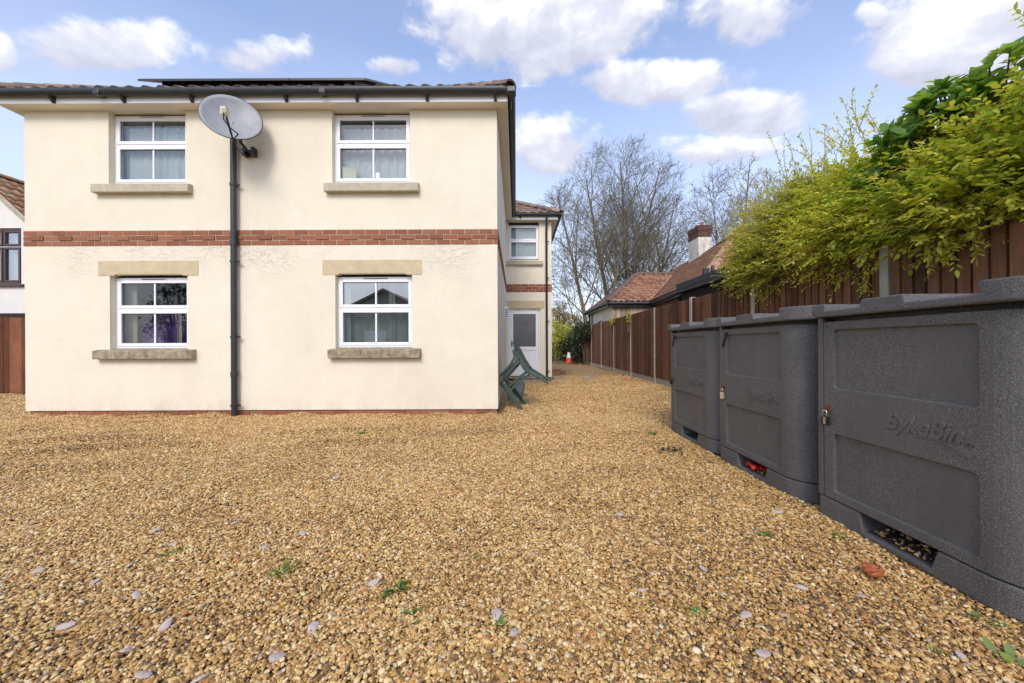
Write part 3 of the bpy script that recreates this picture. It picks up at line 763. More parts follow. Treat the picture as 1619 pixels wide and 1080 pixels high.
for i in range(rings):
    for j in range(ns):
        p = i*ns+j; q = i*ns+(j+1) % ns; m.f.append((p, q, q+ns, p+ns)); m.t.append(.5)
o = m.build('reflector', M['dish'], dish, smooth=True); s = o.modifiers.new('thick', 'SOLIDIFY'); s.thickness = .008; s.offset = -1
m = MB(); m.tube([dpt(RA*math.cos(2*PI*j/48), RB*math.sin(2*PI*j/48), .0) for j in range(49)], .007, 6); m.build('rim', M['steel_dark'], dish, smooth=True)
la = dpt(.02, -.42, .02); lb = dpt(-.05, -.33, .40)
m = MB(); m.tube([dpt(.02, -.15, -.15), dpt(.02, -.40, -.06), la, lb], .014, 8); m.build('feed_arm', M['steel_dark'], dish, smooth=True)
m = MB(); axis = (dpt(0, 0, -.05)-lb).normalized(); m.tube([lb-axis*.06, lb+axis*.02, lb+axis*.021, lb+axis*.09], [.032, .032, .045, .045], 16); m.box(lb.x-.04, lb.x+.035, lb.y-.035, lb.y+.035, lb.z-.06, lb.z+.05)
m.build('receiver', M['lnb'], dish, bevel=.006)
m = MB(); m.tube([lb-axis*.05, lb+Vector((.0,-.02,-.12)), lb+Vector((.04,.03,-.20)), lb+Vector((.10,.12,-.25)), la+Vector((0,-.0,-.02)), la+Vector((.05,.03,-.14)), la+Vector((.14,.10,-.22)), la+Vector((.22,.18,-.16))], .009, 6); m.build('cable', M['black_rubber'], dish, smooth=True)
bk = dpt(0, 0, -.13); wp = Vector((-4.165, D, 4.13))
m = MB(); m.tube([bk, bk+Vector((.02,.07,-.05)), Vector((-4.22, D-.16, 4.22)), Vector((-4.17, D-.10, 4.14)), wp+Vector((0,-.02,0))], .022, 10); m.tube([bk-nrm*.02, bk+nrm*.02], .10, 12)
m.box(wp.x-.09, wp.x-.05, D-.10, D-.001, 4.07, 4.20); m.box(wp.x+.05, wp.x+.09, D-.10, D-.001, 4.07, 4.20); m.box(wp.x-.05, wp.x+.05, D-.022, D-.002, 4.08, 4.19); m.tube([(wp.x-.12, D-.07, 4.17), (wp.x+.12, D-.07, 4.12)], .014, 8)
m.build('wall_bracket', M['steel_dark'], dish)

# ------------------------------------------------------------------ bike lockers
BL, BX = 1.13, 1.90
def fn_x(u, v, w): return (w, -u, v)        # profile in (u, z), swept along x
def fn_z(x, u, w): return (x, -u, w)        # plan, swept along z
def plan(inset=0., x0=0., rn=.20, rf=.035, u0=0., u1=BL, x1=BX):
    P = [(x1, u0+inset)]
    xa, ua = x0+inset, u0+inset
    for k in range(6): a = R(90*k/5); P.append((xa+rf-rf*math.sin(a), ua+rf-rf*math.cos(a)))
    ub = u1-inset
    for k in range(11): a = R(90*k/10); P.append((xa+rn-rn*math.cos(a), ub-rn+rn*math.sin(a)))
    P.append((x1, ub)); return P
def text_mesh(body, size, ext, shear):
    cu = bpy.data.curves.new('lettering', 'FONT'); cu.body = body; cu.size = size; cu.extrude = ext; cu.shear = shear; cu.offset = size*.018; cu.align_x = 'LEFT'; cu.resolution_u = 4; cu.bevel_depth = .0008; cu.bevel_resolution = 1
    o = bpy.data.objects.new('lettering', cu); COL.objects.link(o)
    dg = bpy.context.evaluated_depsgraph_get(); dg.update()
    me = bpy.data.meshes.new_from_object(o.evaluated_get(dg)); bpy.data.objects.remove(o, do_unlink=True); return me
def make_locker():
    t = thing('bike_locker', 'x', 'bike locker')
    # base with the two-way fork opening
    b = MB(); b.prism(plan(), (0, .132), fn_z); base = b.build('base', M['bin'], t)
    c = MB(); c.prism([(.335, .036), (.70, .036), (.755, .20), (.295, .20)], (-.1, 1.2), fn_x); cut(base, [c])
    bv = base.modifiers.new('bevel', 'BEVEL'); bv.width = .010; bv.segments = 2; bv.limit_method = 'ANGLE'; bv.angle_limit = R(40)
    m = MB(); m.box(.03, 1.15, -.72, -.31, .037, .041); m.build('fork_floor', M['bin_floor'], base)
    # body
    b = MB(); b.prism(plan(.035, .050), (.1325, 1.268), fn_z); b.box(.002, .06, -.051, -.004, .1325, 1.262); b.build('body', M['bin'], t, bevel=.008)
    # door wraps round the near corner
    rn = .20; out = [(0, .057)]
    for k in range(13): a = R(90*k/12); out.append((rn-rn*math.cos(a), BL-.004-rn+rn*math.sin(a)))
    out.append((rn+.16, BL-.004)); inn = [(rn+.16, BL-.030)]
    for k in range(13): a = R(90-90*k/12); inn.append((.045+(rn-.02)-(rn-.02)*math.cos(a), BL-.0305-(rn-.02)+(rn-.02)*math.sin(a)))
    inn.append((.045, .057))
    b = MB(); b.prism(out+inn, (.138, 1.234), fn_z); door = b.build('door', M['bin'], t)
    c1 = MB(); c1.prism(rrect(.135, .90, .823, 1.182, .018), (-.05, .017), fn_x); c2 = MB(); c2.prism(rrect(.135, .90, .188, .542, .018), (-.05, .017), fn_x)
    cut(door, [c1, c2]); bv = door.modifiers.new('bevel', 'BEVEL'); bv.width = .005; bv.segments = 2; bv.limit_method = 'ANGLE'; bv.angle_limit = R(40)
    me = text_mesh('BykeBin', .122, .0030, .35); me.materials.append(M['bin'])
    lg = link('lettering', me, None, door); rot = Matrix(((0,0,-1,0),(-1,0,0,0),(0,1,0,0),(0,0,0,1)))
    w = max(v.co.x for v in me.vertices); lg.matrix_local = Matrix.Translation((-.0008, -.475, .655)) @ rot @ Matrix.Diagonal((.37/w, 1, 1, 1))
    me = text_mesh('TM', .026, .002, .3); me.materials.append(M['bin']); l2 = link('trademark_sign', me, None, door); l2.matrix_local = Matrix.Translation((-.001, -.852, .655)) @ rot
    m = MB(); sw = [(.64+.235*k/14, .640+.018*math.sin(PI*(k/14)**.8)-.045*(k/14)**2.2) for k in range(15)]
    for k in range(14):
        h0 = .010*math.sin(PI*min(1, (k+.3)/14.5)); h1 = .010*math.sin(PI*min(1, (k+1.3)/14.5))
        (a0, z0), (a1, z1) = sw[k], sw[k+1]
        m.hexa([(-.004, -a0, z0-h0/2), (-.004, -a1, z1-h1/2), (.002, -a1, z1-h1/2), (.002, -a0, z0-h0/2), (-.004, -a0, z0+h0/2), (-.004, -a1, z1+h1/2), (.002, -a1, z1+h1/2), (.002, -a0, z0+h0/2)])
    m.build('swoosh', M['bin'], door)
    # lid with its raised ribs
    b = MB(); b.prism(plan(0, -.035, .22, .05, -.004, BL+.062, BX+.02), (1.262, 1.304), fn_z); lid = b.build('lid', M['bin'], t, bevel=.010)
    for (u0, u1, zz, s) in ((.0, .105, 1.344, .014), (.345, .605, 1.345, .022)):
        r = MB(); r.prism([(u0-.003 if u0 == 0 else u0, 1.28), (u1+s, 1.28), (u1, zz), (u0+(0 if u0 == 0 else s), zz)], (-.034, BX), fn_x); r.build('lid_rib', M['bin'], lid, bevel=.008)
    P = plan(0, -.034, .22, .05, .905, BL+.0615, BX)
    r = MB(); r.prism(P, (1.28, 1.358), fn_z); r.build('lid_rib', M['bin'], lid, bevel=.010)
    # rusty hasp
    hsp = MB(); hsp.prism([(.094+.014*math.cos(2*PI*k/14), .692+.026*math.sin(2*PI*k/14)) for k in range(14)], (-.004, .001), fn_x); hsp.tube([(-.004, -.094, .71), (-.022, -.094, .70), (-.022, -.094, .672), (-.004, -.094, .665)], .0045, 6); hsp.build('hasp', M['rust'], t)
    sc = MB(); sc.tube([(.001, -.082, 1.205), (-.003, -.082, 1.205)], .006, 10); sc.build('rivet', M['rust'], door)
    return t
lk = make_locker()
lockers = [lk, copy_tree(lk), copy_tree(lk)]
LY = [5.035, 3.83, 2.585]
LLAB = ['dark grey speckled plastic bike locker farthest from the camera, with a dark padlock',
        'dark grey bike locker in the middle of the row, red cloth under its door',
        'dark grey plastic bike locker nearest the camera, with a black combination padlock']
for t, y, lab in zip(lockers, LY, LLAB):
    t.location = (1.95, y, 0); t['label'] = lab; t['group'] = 'bike lockers along the fence'
lockers[0].rotation_euler = (0, 0, R(.6)); lockers[1].rotation_euler = (0, 0, R(-.5)); lockers[2].rotation_euler = (0, 0, R(.2))
for t in lockers[:2]:
    s = MB(); s.prism([(.082, 1.075), (.094, 1.068), (.165, 1.205), (.135, 1.20)], (-.016, -.002), fn_x); so = s.build('rubber_strap', M['black_rubber']); so.parent = t
def padlock(label, y, body, bw, bh, tilt):
    t = thing('padlock', label, 'padlock', (1.928, y, .655), 'padlocks on the bike lockers')
    t['_off'] = (0, 0, 0)
    m = MB(); m.box(-.011, .011, -bw/2, bw/2, -bh-.012, -.012); b = m.build('lock_body', body, t, bevel=.004, seg=3)
    m = MB(); r = bw*.30; P = [(0, -r, -.02)] + [(0, -r*math.cos(PI*k/10), .014+r*math.sin(PI*k/10)) for k in range(11)] + [(0, r, -.02)]
    m.tube(P, .0042, 8); m.build('shackle', M['chrome'] if body != M['lock_black'] or bw > .035 else M['lock_black'], t, smooth=True)
    t.rotation_euler = (R(tilt), 0, R(12)); return t
padlock('dark weathered padlock hanging tilted on the farthest bike locker', LY[0]-.094, M['lock_black'], .034, .044, 25)
padlock('pale brass padlock hanging on the middle bike locker', LY[1]-.094, M['lock_brass'], .042, .058, -6)
p3 = padlock('black combination padlock with a chrome shackle on the nearest bike locker', LY[2]-.094, M['lock_black'], .042, .052, 0)
m = MB()
for k in range(4): m.box(-.0135, -.0112, -.014, .0, -.022-k*.011, -.0145-k*.011)
m.build('number_dial', M['chrome'], p3)
# red cloth in the middle locker's opening
m = MB(); x, y = 2.02, LY[1]-.50
for k in range(9):
    a = random.uniform(0, 6.28); r = random.uniform(.0, .05); c = Vector((x+r*math.cos(a), y+1.5*r*math.sin(a), .055+random.uniform(0, .03)))
    m.tube([c+Vector((random.uniform(-.05,.05), random.uniform(-.07,.07), random.uniform(-.01,.012))) for _ in range(4)], [.008, .018, .018, .006], 7)
o = m.build('red_cloth', M['red_cloth'], smooth=True); tag(o, 'crumpled red cloth stuffed in the opening under the middle bike locker', 'cloth')

# ------------------------------------------------------------------ right fence
FX = 3.98; PY = [4.257 + 2.362*k for k in range(-3, 9)]
fence = thing('board_fence', 'long brown feather edge board fence with concrete posts along the right of the yard', 'fence', (FX, 8, 0))
for y in PY:
    m = MB(); m.box(FX-.055, FX+.055, y-.05, y+.05, -.2, 2.135 + random.uniform(-.01, .02)); m.build('fence_post', M['concrete'], fence, bevel=.008)
for a, b in zip(PY, PY[1:]):
    m = MB(); y = a+.05; top = 2.115 + random.uniform(-.008, .008)
    tb = random.uniform(.1, .25)
    m.box(FX-.014, FX-.004, a+.05, b-.05, .15, top-.012, max(0, tb-.1))
    while y < b-.055:
        w = min(.100 + random.uniform(-.004, .004), b-.05-y); zz = top + random.uniform(-.006, .006); t = min(1, max(0, random.gauss(.5, .30)+tb-.2))
        x_ = FX-.040+random.uniform(-.003, .003)
        m.box(x_, FX-.0145, y, y+w, .15, zz, t); y += w + .027
    m.build('fence_panel', M['fence'], fence)
    m = MB(); m.box(FX-.024, FX+.024, a+.051, b-.051, -.1, .149); m.build('gravel_board', M['concrete'], fence, bevel=.006)
    m = MB()
    for z in (.45, 1.1, 1.85): m.box(FX+.0, FX+.045, a+.051, b-.051, z, z+.075)
    m.build('fence_rail', M['fence'], fence)

# ------------------------------------------------------------------ left gate / fence and neighbour
gx0, gx1, gy = -14.6, -9.5, 9.32
gate = thing('board_fence', 'short red brown vertical board fence at the left edge, behind the cream house', 'fence', (-11.8, gy, 0))
m = MB(); x = gx0
while x < gx1:
    w = .145 + random.uniform(-.004, .004); zt = 1.80 - (x+12.5)*.02
    m.box(x+.003, x+w, gy + (.0 if random.random() < .5 else .004), gy+.024, .02, zt, random.random()); x += w
m.build('board_panel', M['gate'], gate, bevel=.003, seg=1)
m = MB(); m.box(gx0, gx1, gy+.028, gy+.07, .35, .45); m.box(gx0, gx1, gy+.028, gy+.07, 1.45, 1.55); m.build('fence_rail', M['gate'], gate)
nb = thing('neighbour_house', 'white rough rendered cottage with mossy tiled roof and brown window at the left edge', 'house', (-13.6, 10.3, 0))
NY = 10.3; ax, azp, ex, ezp = -13.85, 5.66, -10.2, 2.25
m = MB(); wh = (-14.2, -12.78, 2.72, 4.17)
for (a, b, c, d) in [(-17.2, -14.2, 0, 3.0), (-12.78, ex, 0, 2.2), (-14.2, -12.78, 1.92, 2.72)]:
    m.face([(a,NY,c),(b,NY,c),(b,NY,d),(a,NY,d)])
m.face([(-14.2,NY,4.17),(-12.78,NY,4.17),(-12.78,NY,azp-(ax+12.78)*-.93-.05-(.0)),(ax,NY,azp-.05),(-14.2,NY,azp-.40)])
m.face([(-12.78,NY,2.2),(ex,NY,2.2),(-12.78,NY,4.61)])
m.face([(-17.2,NY,3.0),(-14.2,NY,3.0),(-14.2,NY,azp-.40)])
m.face([(-14.2,NY,0),(-12.78,NY,0),(-12.78,NY,1.92),(-14.2,NY,1.92)])
for a, b in ((0, 1),): 
    m.face([(-14.2,NY,2.72),(-14.2,NY,4.17),(-14.2,NY+.1,4.17),(-14.2,NY+.1,2.72)]); m.face([(-12.78,NY,2.72),(-12.78,NY,4.17),(-12.78,NY+.1,4.17),(-12.78,NY+.1,2.72)]); m.face([(-14.2,NY,4.17),(-12.78,NY,4.17),(-12.78,NY+.1,4.17),(-14.2,NY+.1,4.17)]); m.face([(-14.2,NY,2.72),(-12.78,NY,2.72),(-12.78,NY+.1,2.72),(-14.2,NY+.1,2.72)])
m.face([(ex-.2,NY,0),(ex-.2,NY+9,0),(ex-.2,NY+9,2.4),(ex-.2,NY,2.4)]); m.face([(-17.2,NY+9,0),(ex-.2,NY+9,0),(ex-.2,NY+9,2.4),(ax,NY+9,azp-.05),(-17.2,NY+9,2.4)]); m.face([(-17.2,NY,0),(-17.2,NY+9,0),(-17.2,NY+9,2.6),(-17.2,NY,2.6)])
m.build('wall', M['white_wall'], nb)
bm = tiled([(ex+.25, NY-.12, azp-(ex+.25-ax)*.925), (ex+.25, NY+9, azp-(ex+.25-ax)*.925), (ax, NY+9, azp), (ax, NY-.12, azp)], .24, .28); nr = bm_obj(bm, 'roof', M['tile_moss'], nb)
bm = tiled([(ax-3.6, NY+9, azp-3.6*.925), (ax-3.6, NY-.12, azp-3.6*.925), (ax, NY-.12, azp), (ax, NY+9, azp)], .24, .28); bm_obj(bm, 'roof_slope', M['tile_moss'], nr)
m = MB(); ridge_caps(m, (ax, NY-.12, azp+.03), (ax, NY+9, azp+.03)); m.build('hip_ridge', M['tile_moss'], nr)
m = MB()
for k, (dz, th, yy) in enumerate(((-.02, .10, NY-.10), (-.12, .12, NY-.06))):
    for sx in (1, -1):
        L = 3.9 if sx > 0 else 3.6
        m.hexa([(ax, yy, azp+dz-th), (ax+sx*L, yy, azp+dz-th-L*.925), (ax+sx*L, yy+.04, azp+dz-th-L*.925), (ax, yy+.04, azp+dz-th), (ax, yy, azp+dz), (ax+sx*L, yy, azp+dz-L*.925), (ax+sx*L, yy+.04, azp+dz-L*.925), (ax, yy+.04, azp+dz)])
m.build('verge_board', M['concrete'], nb)
m = MB(); y = NY+.03
def ring(m, x0, x1, z0, z1, w, y0, y1):
    m.box(x0, x0+w, y0, y1, z0, z1); m.box(x1-w, x1, y0, y1, z0, z1); m.box(x0+w, x1-w, y0+.001, y1, z0, z0+w); m.box(x0+w, x1-w, y0+.001, y1, z1-w, z1)
ring(m, -14.2, -12.78, 2.72, 4.17, .06, y, y+.06)
for xa, xb in ((-14.14, -13.75), (-13.72, -13.30), (-13.27, -12.84)):
    ring(m, xa, xb, 3.72, 4.11, .05, y-.012, y+.05); ring(m, xa, xb, 2.78, 3.68, .05, y-.012, y+.05)
nw = m.build('window', M['brown_upvc'], nb, bevel=.006)
m = MB(); m.face([(-14.2,y+.03,2.72),(-12.78,y+.03,2.72),(-12.78,y+.03,4.17),(-14.2,y+.03,4.17)]); m.build('pane', M['glass_hi'], nw)
m = MB(); m.face([(-14.2,y+.15,2.72),(-12.78,y+.15,2.72),(-12.78,y+.15,4.17),(-14.2,y+.15,4.17)]); m.build('curtain', M['net'], nw)
m = MB(); m.box(-14.25, -12.70, NY-.07, NY+.03, 2.65, 2.715); m.build('sill', M['brown_upvc'], nw, bevel=.006)
m = MB(); m.box(-15.5, -10.6, NY-.12, NY-.01, 1.66, 1.96); m.build('timber_beam', M['dark_wood'], nb, bevel=.006)

# ------------------------------------------------------------------ bungalow on the right
bg = thing('bungalow', 'cream bungalow with red pantile hipped roofs and a white chimney beyond the fence', 'bungalow', (6.5, 18, 0))
E = 2.96
A = (4.05, 17.5, E); B = (5.9, 17.5, E); A2 = (4.05, 23.6, E); W1 = (6.13, 20.3, 4.66); W2 = (8.6, 20.3, 4.66)
C = (5.44, 11.4, E); H1 = (8.1, 14.3, 5.17); H2 = (9.3, 22.9, 5.17); Dd = (10.9, 11.4, E)
m = MB(); 
m.face([(4.25,23.4,0),(4.25,17.72,0),(4.25,17.72,3),(4.25,23.4,3)])
m.face([(6.1,17.5,0),(5.66,11.6,0),(5.66,11.6,3),(6.1,17.5,3)]); m.face([(5.66,11.6,0),(10.7,11.6,0),(10.7,11.6,3),(5.66,11.6,3)])
m.face([(4.25,23.4,0),(12,23.4,0),(12,23.4,3),(4.25,23.4,3)]); m.face([(10.7,11.6,0),(12,23.4,0),(12,23.4,3),(10.7,11.6,3)])
m.build('wall', M['wall_plain'], bg)
m = MB(); x = 4.25
while x < 6.2:
    m.box(x+.004, x+.118, 17.70, 17.725, .6, 2.93); x += .122
m.build('board_cladding', M['pale_board'], bg)
m = MB()
n_ = 46
for k in range(n_):
    f0, f1 = k/n_, (k+.96)/n_; xa, ya = 6.06-.44*f0, 17.5-5.9*f0; xb, yb = 6.06-.44*f1, 17.5-5.9*f1
    m.hexa([(xa,ya,1.0),(xa+.03,ya,1.0),(xb+.03,yb,1.0),(xb,yb,1.0),(xa,ya,2.93),(xa+.03,ya,2.93),(xb+.03,yb,2.93),(xb,yb,2.93)])
m.build('board_cladding', M['gate'], bg)
bm = tiled([A, B, W2, W1], .25, .27, .050); wr = bm_obj(bm, 'roof', M['tile_red'], bg)
bm = tiled([A2, A, W1], .25, .27, .034, t0=0, t1=.25); bm_obj(bm, 'roof_slope', M['tile_main'], wr)
bm = tiled([A2, (9, 23.6, E), W2, W1], .25, .27, .034); bm_obj(bm, 'roof_slope', M['tile_red'], wr)
bm = tiled([(6.0, 18.7, E), C, H1, H2], .25, .27, .050, t0=0, t1=.65)
for f in bm.faces: pass
mr = bm_obj(bm, 'roof', M['tile_red'], bg)
bm = tiled([C, Dd, H1], .25, .27, .034); bm_obj(bm, 'roof_slope', M['tile_pink'], mr)
bm = tiled([Dd, (12.2, 23.6, E), H2, H1], .25, .27, .034); bm_obj(bm, 'roof_slope', M['tile_red'], mr)
up3 = lambda p, d=.03: (p[0], p[1], p[2]+d)
m = MB(); ridge_caps(m, up3(A), up3(W1), .12); ridge_caps(m, up3(W1), up3(W2), .10); m.build('hip_ridge', M['ridge_dark'], wr)
m = MB(); ridge_caps(m, up3(C, .06), up3(H1, .07), .17); m.build('hip_ridge', M['ridge'], mr)
m = MB(); ridge_caps(m, up3(H1), up3(H2), .11); m.build('ridge', M['ridge_dark'], mr)
m = MB(); m.tube([up3(B, .06), up3((7.85, 20.0, 4.50), .06)], .028, 6); m.build('valley_flashing', M['ridge'], wr)
m = MB(); m.box(5.34, 5.50, 11.30, 11.42, E-.04, E+.30); m.box(5.54, 5.62, 11.25, 11.33, E-.10, E+.36); m.build('hip_iron', M['corrugated'], mr, bevel=.01)
m = MB()
for p, q in ((A2, A), (A, (5.95, 17.5, E)), ((6.0, 17.5, E), C), (C, Dd)):
    p, q = Vector(p), Vector(q); d = (q-p).normalized(); nn = Vector((d.y, -d.x, 0))
    m.hexa([p+nn*.0+Vector((0,0,-.20)), q+Vector((0,0,-.20)), q-nn*.03+Vector((0,0,-.20)), p-nn*.03+Vector((0,0,-.20)), p+Vector((0,0,-.02)), q+Vector((0,0,-.02)), q-nn*.03+Vector((0,0,-.02)), p-nn*.03+Vector((0,0,-.02))])
    m.tube([p+nn*.06+Vector((0,0,-.06)), q+nn*.06+Vector((0,0,-.06))], .06, 10)
m.build('gutter', M['black_plastic'], bg)
m = MB(); m.tube([(4.18, 21.9, 0), (4.18, 21.9, 2.8)], .035, 8); m.tube([(4.19, 22.8, 0), (4.19, 22.8, 2.8)], .045, 8); m.build('downpipe', M['rust'], bg)
m = MB(); ring(m, 0, 1, 0, 1, .06, 0, 1); m = MB()
m.box(4.20, 4.24, 19.3, 20.5, 1.6, 2.32); wn = m.build('window', M['upvc'], bg); m = MB(); m.face([(4.195,19.36,1.66),(4.195,20.44,1.66),(4.195,20.44,2.26),(4.195,19.36,2.26)]); m.build('pane', M['door_glass'], wn)
# chimney
m = MB(); m.box(8.25, 8.85, 18.0, 19.05, 4.2, 5.93); ch = m.build('chimney', M['chimney'], mr, bevel=.01)
m = MB()
def chx(u, z, d): return (8.25+d, u, z)
for r in range(7):
    z = 5.935 + r*.078; gr = .03 if r in (4, 5) else (.015 if r == 6 else .005)
    X0, X1, Y0, Y1 = 8.25-gr, 8.85+gr, 18.0-gr, 19.05+gr
    for k in range(3):
        w = (X1-X0)/3; m.box(X0+k*w+.004, X0+(k+1)*w-.004, Y0, Y0+.1, z, z+.068)
    for k in range(5):
        w = (Y1-Y0-.1)/5; m.box(X0, X0+.1, Y0+.1+k*w+.004, Y0+.1+(k+1)*w-.004, z, z+.068); m.box(X1-.1, X1, Y0+.1+k*w+.004, Y0+.1+(k+1)*w-.004, z, z+.068)
    m.box(X0+.102, X1-.102, Y1-.1, Y1, z, z+.068)
cb = m.build('chimney_brickwork', M['brick_dark'], ch)
m = MB(); m.box(8.262, 8.838, 18.012, 19.038, 5.931, 6.47); m.build('chimney_core', M['mortar'], ch)
for y in (18.3, 18.75):
    m = MB(); m.lathe([(.10, 0), (.085, .14), (.10, .16), (.10, .20), (.075, .20), (.07, .05)], (8.55, y, 6.47), 14, cap=False); m.build('chimney_pot', M['pot'], ch)
# corrugated lean-to against the fence
m = MB(); n_ = 60; ya, yb = 5.9, 10.35
for k in range(n_*2):
    y0 = ya+(yb-ya)*k/(n_*2); y1 = ya+(yb-ya)*(k+1)/(n_*2)
    w0, w1 = .022*math.cos(PI*k), .022*math.cos(PI*(k+1))
    m.face([(4.11,y0,2.40+w0),(4.11,y1,2.40+w1),(5.9,y1,2.52+w1),(5.9,y0,2.52+w0)], .5)
m.box(4.16, 5.9, ya, yb, 2.50, 2.64); m.box(4.165, 5.9, ya+.02, yb-.02, 2.44, 2.499)
lt = m.build('lean_to_roof', M['corrugated'], bg); s = lt.modifiers.new('thick', 'SOLIDIFY'); s.thickness = .012
m = MB(); 
for y in (6.0, 8.1, 10.2): m.box(4.22, 4.30, y, y+.08, 0, 2.36)
m.box(4.22, 4.30, 6.081, 10.28, 0, 2.36); m.build('lean_to_frame', M['dark_wood'], bg)

# ------------------------------------------------------------------ vegetation
def leaves_mesh(P, Dr, Up, L, W, T, curl=.12):
    n = len(P); Dr = Dr/np.linalg.norm(Dr, axis=1, keepdims=True)
    Sd = np.cross(Dr, Up); ln = np.linalg.norm(Sd, axis=1, keepdims=True); ln[ln < 1e-6] = 1; Sd /= ln
    Nn = np.cross(Sd, Dr); L = L[:, None]; W = W[:, None]
    v = np.empty((n, 7, 3))
    v[:,0] = P; v[:,1] = P + Dr*L*.30 + Sd*W*.46 + Nn*W*.14; v[:,2] = P + Dr*L*.30 - Sd*W*.46 + Nn*W*.14
    v[:,3] = P + Dr*L*.68 + Sd*W*.40 + Nn*(W*.12-L*curl*.4); v[:,4] = P + Dr*L*.68 - Sd*W*.40 + Nn*(W*.12-L*curl*.4)
    v[:,5] = P + Dr*L - Nn*L*curl; v[:,6] = P + Dr*L*.5 - Nn*L*curl*.2
    b = (np.arange(n)*7)[:, None]
    q = lambda *k: b + np.array(k)
    quads = np.concatenate([q(0,1,6,2)[:, :], q(1,3,5,6), q(2,6,5,4)])
    return v.reshape(-1, 3), quads, np.concatenate([T, T, T])
def stems_mesh(lines, rads, sides):
    mb = MB()
    for p, r, s in zip(lines, rads, sides): mb.tube(p, r, s, cap=False, t=.5)
    return mb
def leaf_obj(name, P, Dr, Up, L, W, T, mt, parent=None, curl=.12):
    off = np.array(parent.get('_off', (0,0,0))) if parent is not None else np.zeros(3)
    V, Q, TT = leaves_mesh(np.asarray(P)-off, np.asarray(Dr), np.asarray(Up), np.asarray(L), np.asarray(W), np.asarray(T), curl)
    me = mesh_np(name, V, [Q]); at = me.attributes.new('tint', 'FLOAT', 'FACE'); at.data.foreach_set('value', TT.astype(np.float32))
    return link(name, me, mt, parent)
def shoot(P, Dr, Up, L, W, T, lines, rads, sides, base, d, length, nl, ll, lw, tb, droop, r=.0035, spread=.9):
    """a shoot that arches, with leaves in loose pairs along it"""
    d = d.normalized(); p = base.copy(); seg = 6; pts = [p.copy()]
    for k in range(seg):
        d = (d + Vector((random.gauss(0,.10), random.gauss(0,.10), random.gauss(0,.08)-droop))).normalized()
        p = p + d*(length/seg); pts.append(p.copy())
    lines.append(pts); rads.append([r*(1-.75*k/seg) for k in range(seg+1)]); sides.append(3)
    for k in range(nl):
        f = .12 + .88*k/max(1, nl-1); i = min(seg-1, int(f*seg)); q = pts[i].lerp(pts[i+1], f*seg-i); ax = (pts[i+1]-pts[i]).normalized()
        sd = ax.cross(Vector((random.gauss(0,.3), random.gauss(0,.3), 1))).normalized()*(1 if k % 2 else -1)
        ld = (ax*.75 + sd*spread + Vector((0,0,random.gauss(.0,.25)))).normalized()
        u = Vector((random.gauss(0,.45), random.gauss(0,.45), 1))
        s = random.uniform(.65, 1.2)
        P.append(q); Dr.append(ld); Up.append(u); L.append(ll*s); W.append(lw*s*random.uniform(.85,1.15)); T.append(min(1, max(0, tb+random.gauss(0,.14))))
def shrub(name, label, cat, base, blobs, nsh, ll, lw, lmat, tips, nl=(14, 24), slen=(.25, .6), droop=.07, tbase=.45, group=None, clipx=None):
    t = thing(name, label, cat, base, group)
    P, Dr, Up, L, W, T, li, ra, si = [], [], [], [], [], [], [], [], []
    tot = sum(b[6] for b in blobs); B0 = Vector(base)
    hubs = []
    for (cx, cy, cz, rx, ry, rzz, wt) in blobs:
        c = Vector((cx, cy, cz))
        for k in range(5):     # main stems
            e = c + Vector((random.uniform(-.6,.6)*rx, random.uniform(-.7,.7)*ry, random.uniform(-.2,.6)*rzz))
            st = B0 + Vector((random.uniform(-.15,.15), random.uniform(-.3,.3), 0)); st.y = B0.y*.3+cy*.7
            mdp = Vector((max(4.25, e.x), st.y*.4+e.y*.6, 2.25)); st.x = max(4.3, st.x); e.z = max(e.z, 2.3)
            li.append([st, st.lerp(mdp, .5), mdp, e]); ra.append([.03, .025, .018, .007]); si.append(5); hubs.append(e)
        for k in range(int(nsh*wt/tot)):
            while True:
                q = Vector((random.uniform(-1,1), random.uniform(-1,1), random.uniform(-1,1)))
                if .25 < q.length < 1: break
            q = q*(q.length**-.35) if random.random() < .7 else q
            lump = 1 + .28*noise.noise(Vector((q.x*2.1+cx, q.y*2.1+cy, q.z*2.1)))
            b = c + Vector((q.x*rx, q.y*ry, q.z*rzz))*.86*lump
            d = Vector((q.x*.8, q.y*.8, q.z*.5+.35)) + Vector((random.gauss(0,.45), random.gauss(0,.45), random.gauss(0,.3)))
            tb = tbase + .34*noise.noise(b*1.5) + random.gauss(0, .12)
            shoot(P, Dr, Up, L, W, T, li, ra, si, b - d.normalized()*.12, d, random.uniform(*slen), random.randint(*nl), ll, lw, tb, droop)
    for (x, y, z, dx, dy, dz, ln, n) in tips:
        shoot(P, Dr, Up, L, W, T, li, ra, si, Vector((x, y, z)), Vector((dx, dy, dz)), ln, n, ll*.9, lw*.9, tbase+.1, .0, .006, .7)
        for k in range(3):
            f = random.uniform(.15, .6); b = Vector((x, y, z)) + Vector((dx, dy, dz)).normalized()*ln*f
            shoot(P, Dr, Up, L, W, T, li, ra, si, b, Vector((dx+random.gauss(0,.5), dy+random.gauss(0,.5), dz)), ln*.4, n//3, ll*.85, lw*.85, tbase+.1, .0, .004, .7)
    leaf_obj('foliage', P, Dr, Up, L, W, T, lmat, t)
    sm = stems_mesh(li, ra, si); sm.build('stems', M['stem'], t)
    print(name, len(P)); return t
HG = 'overgrown shrubs hanging over the fence'
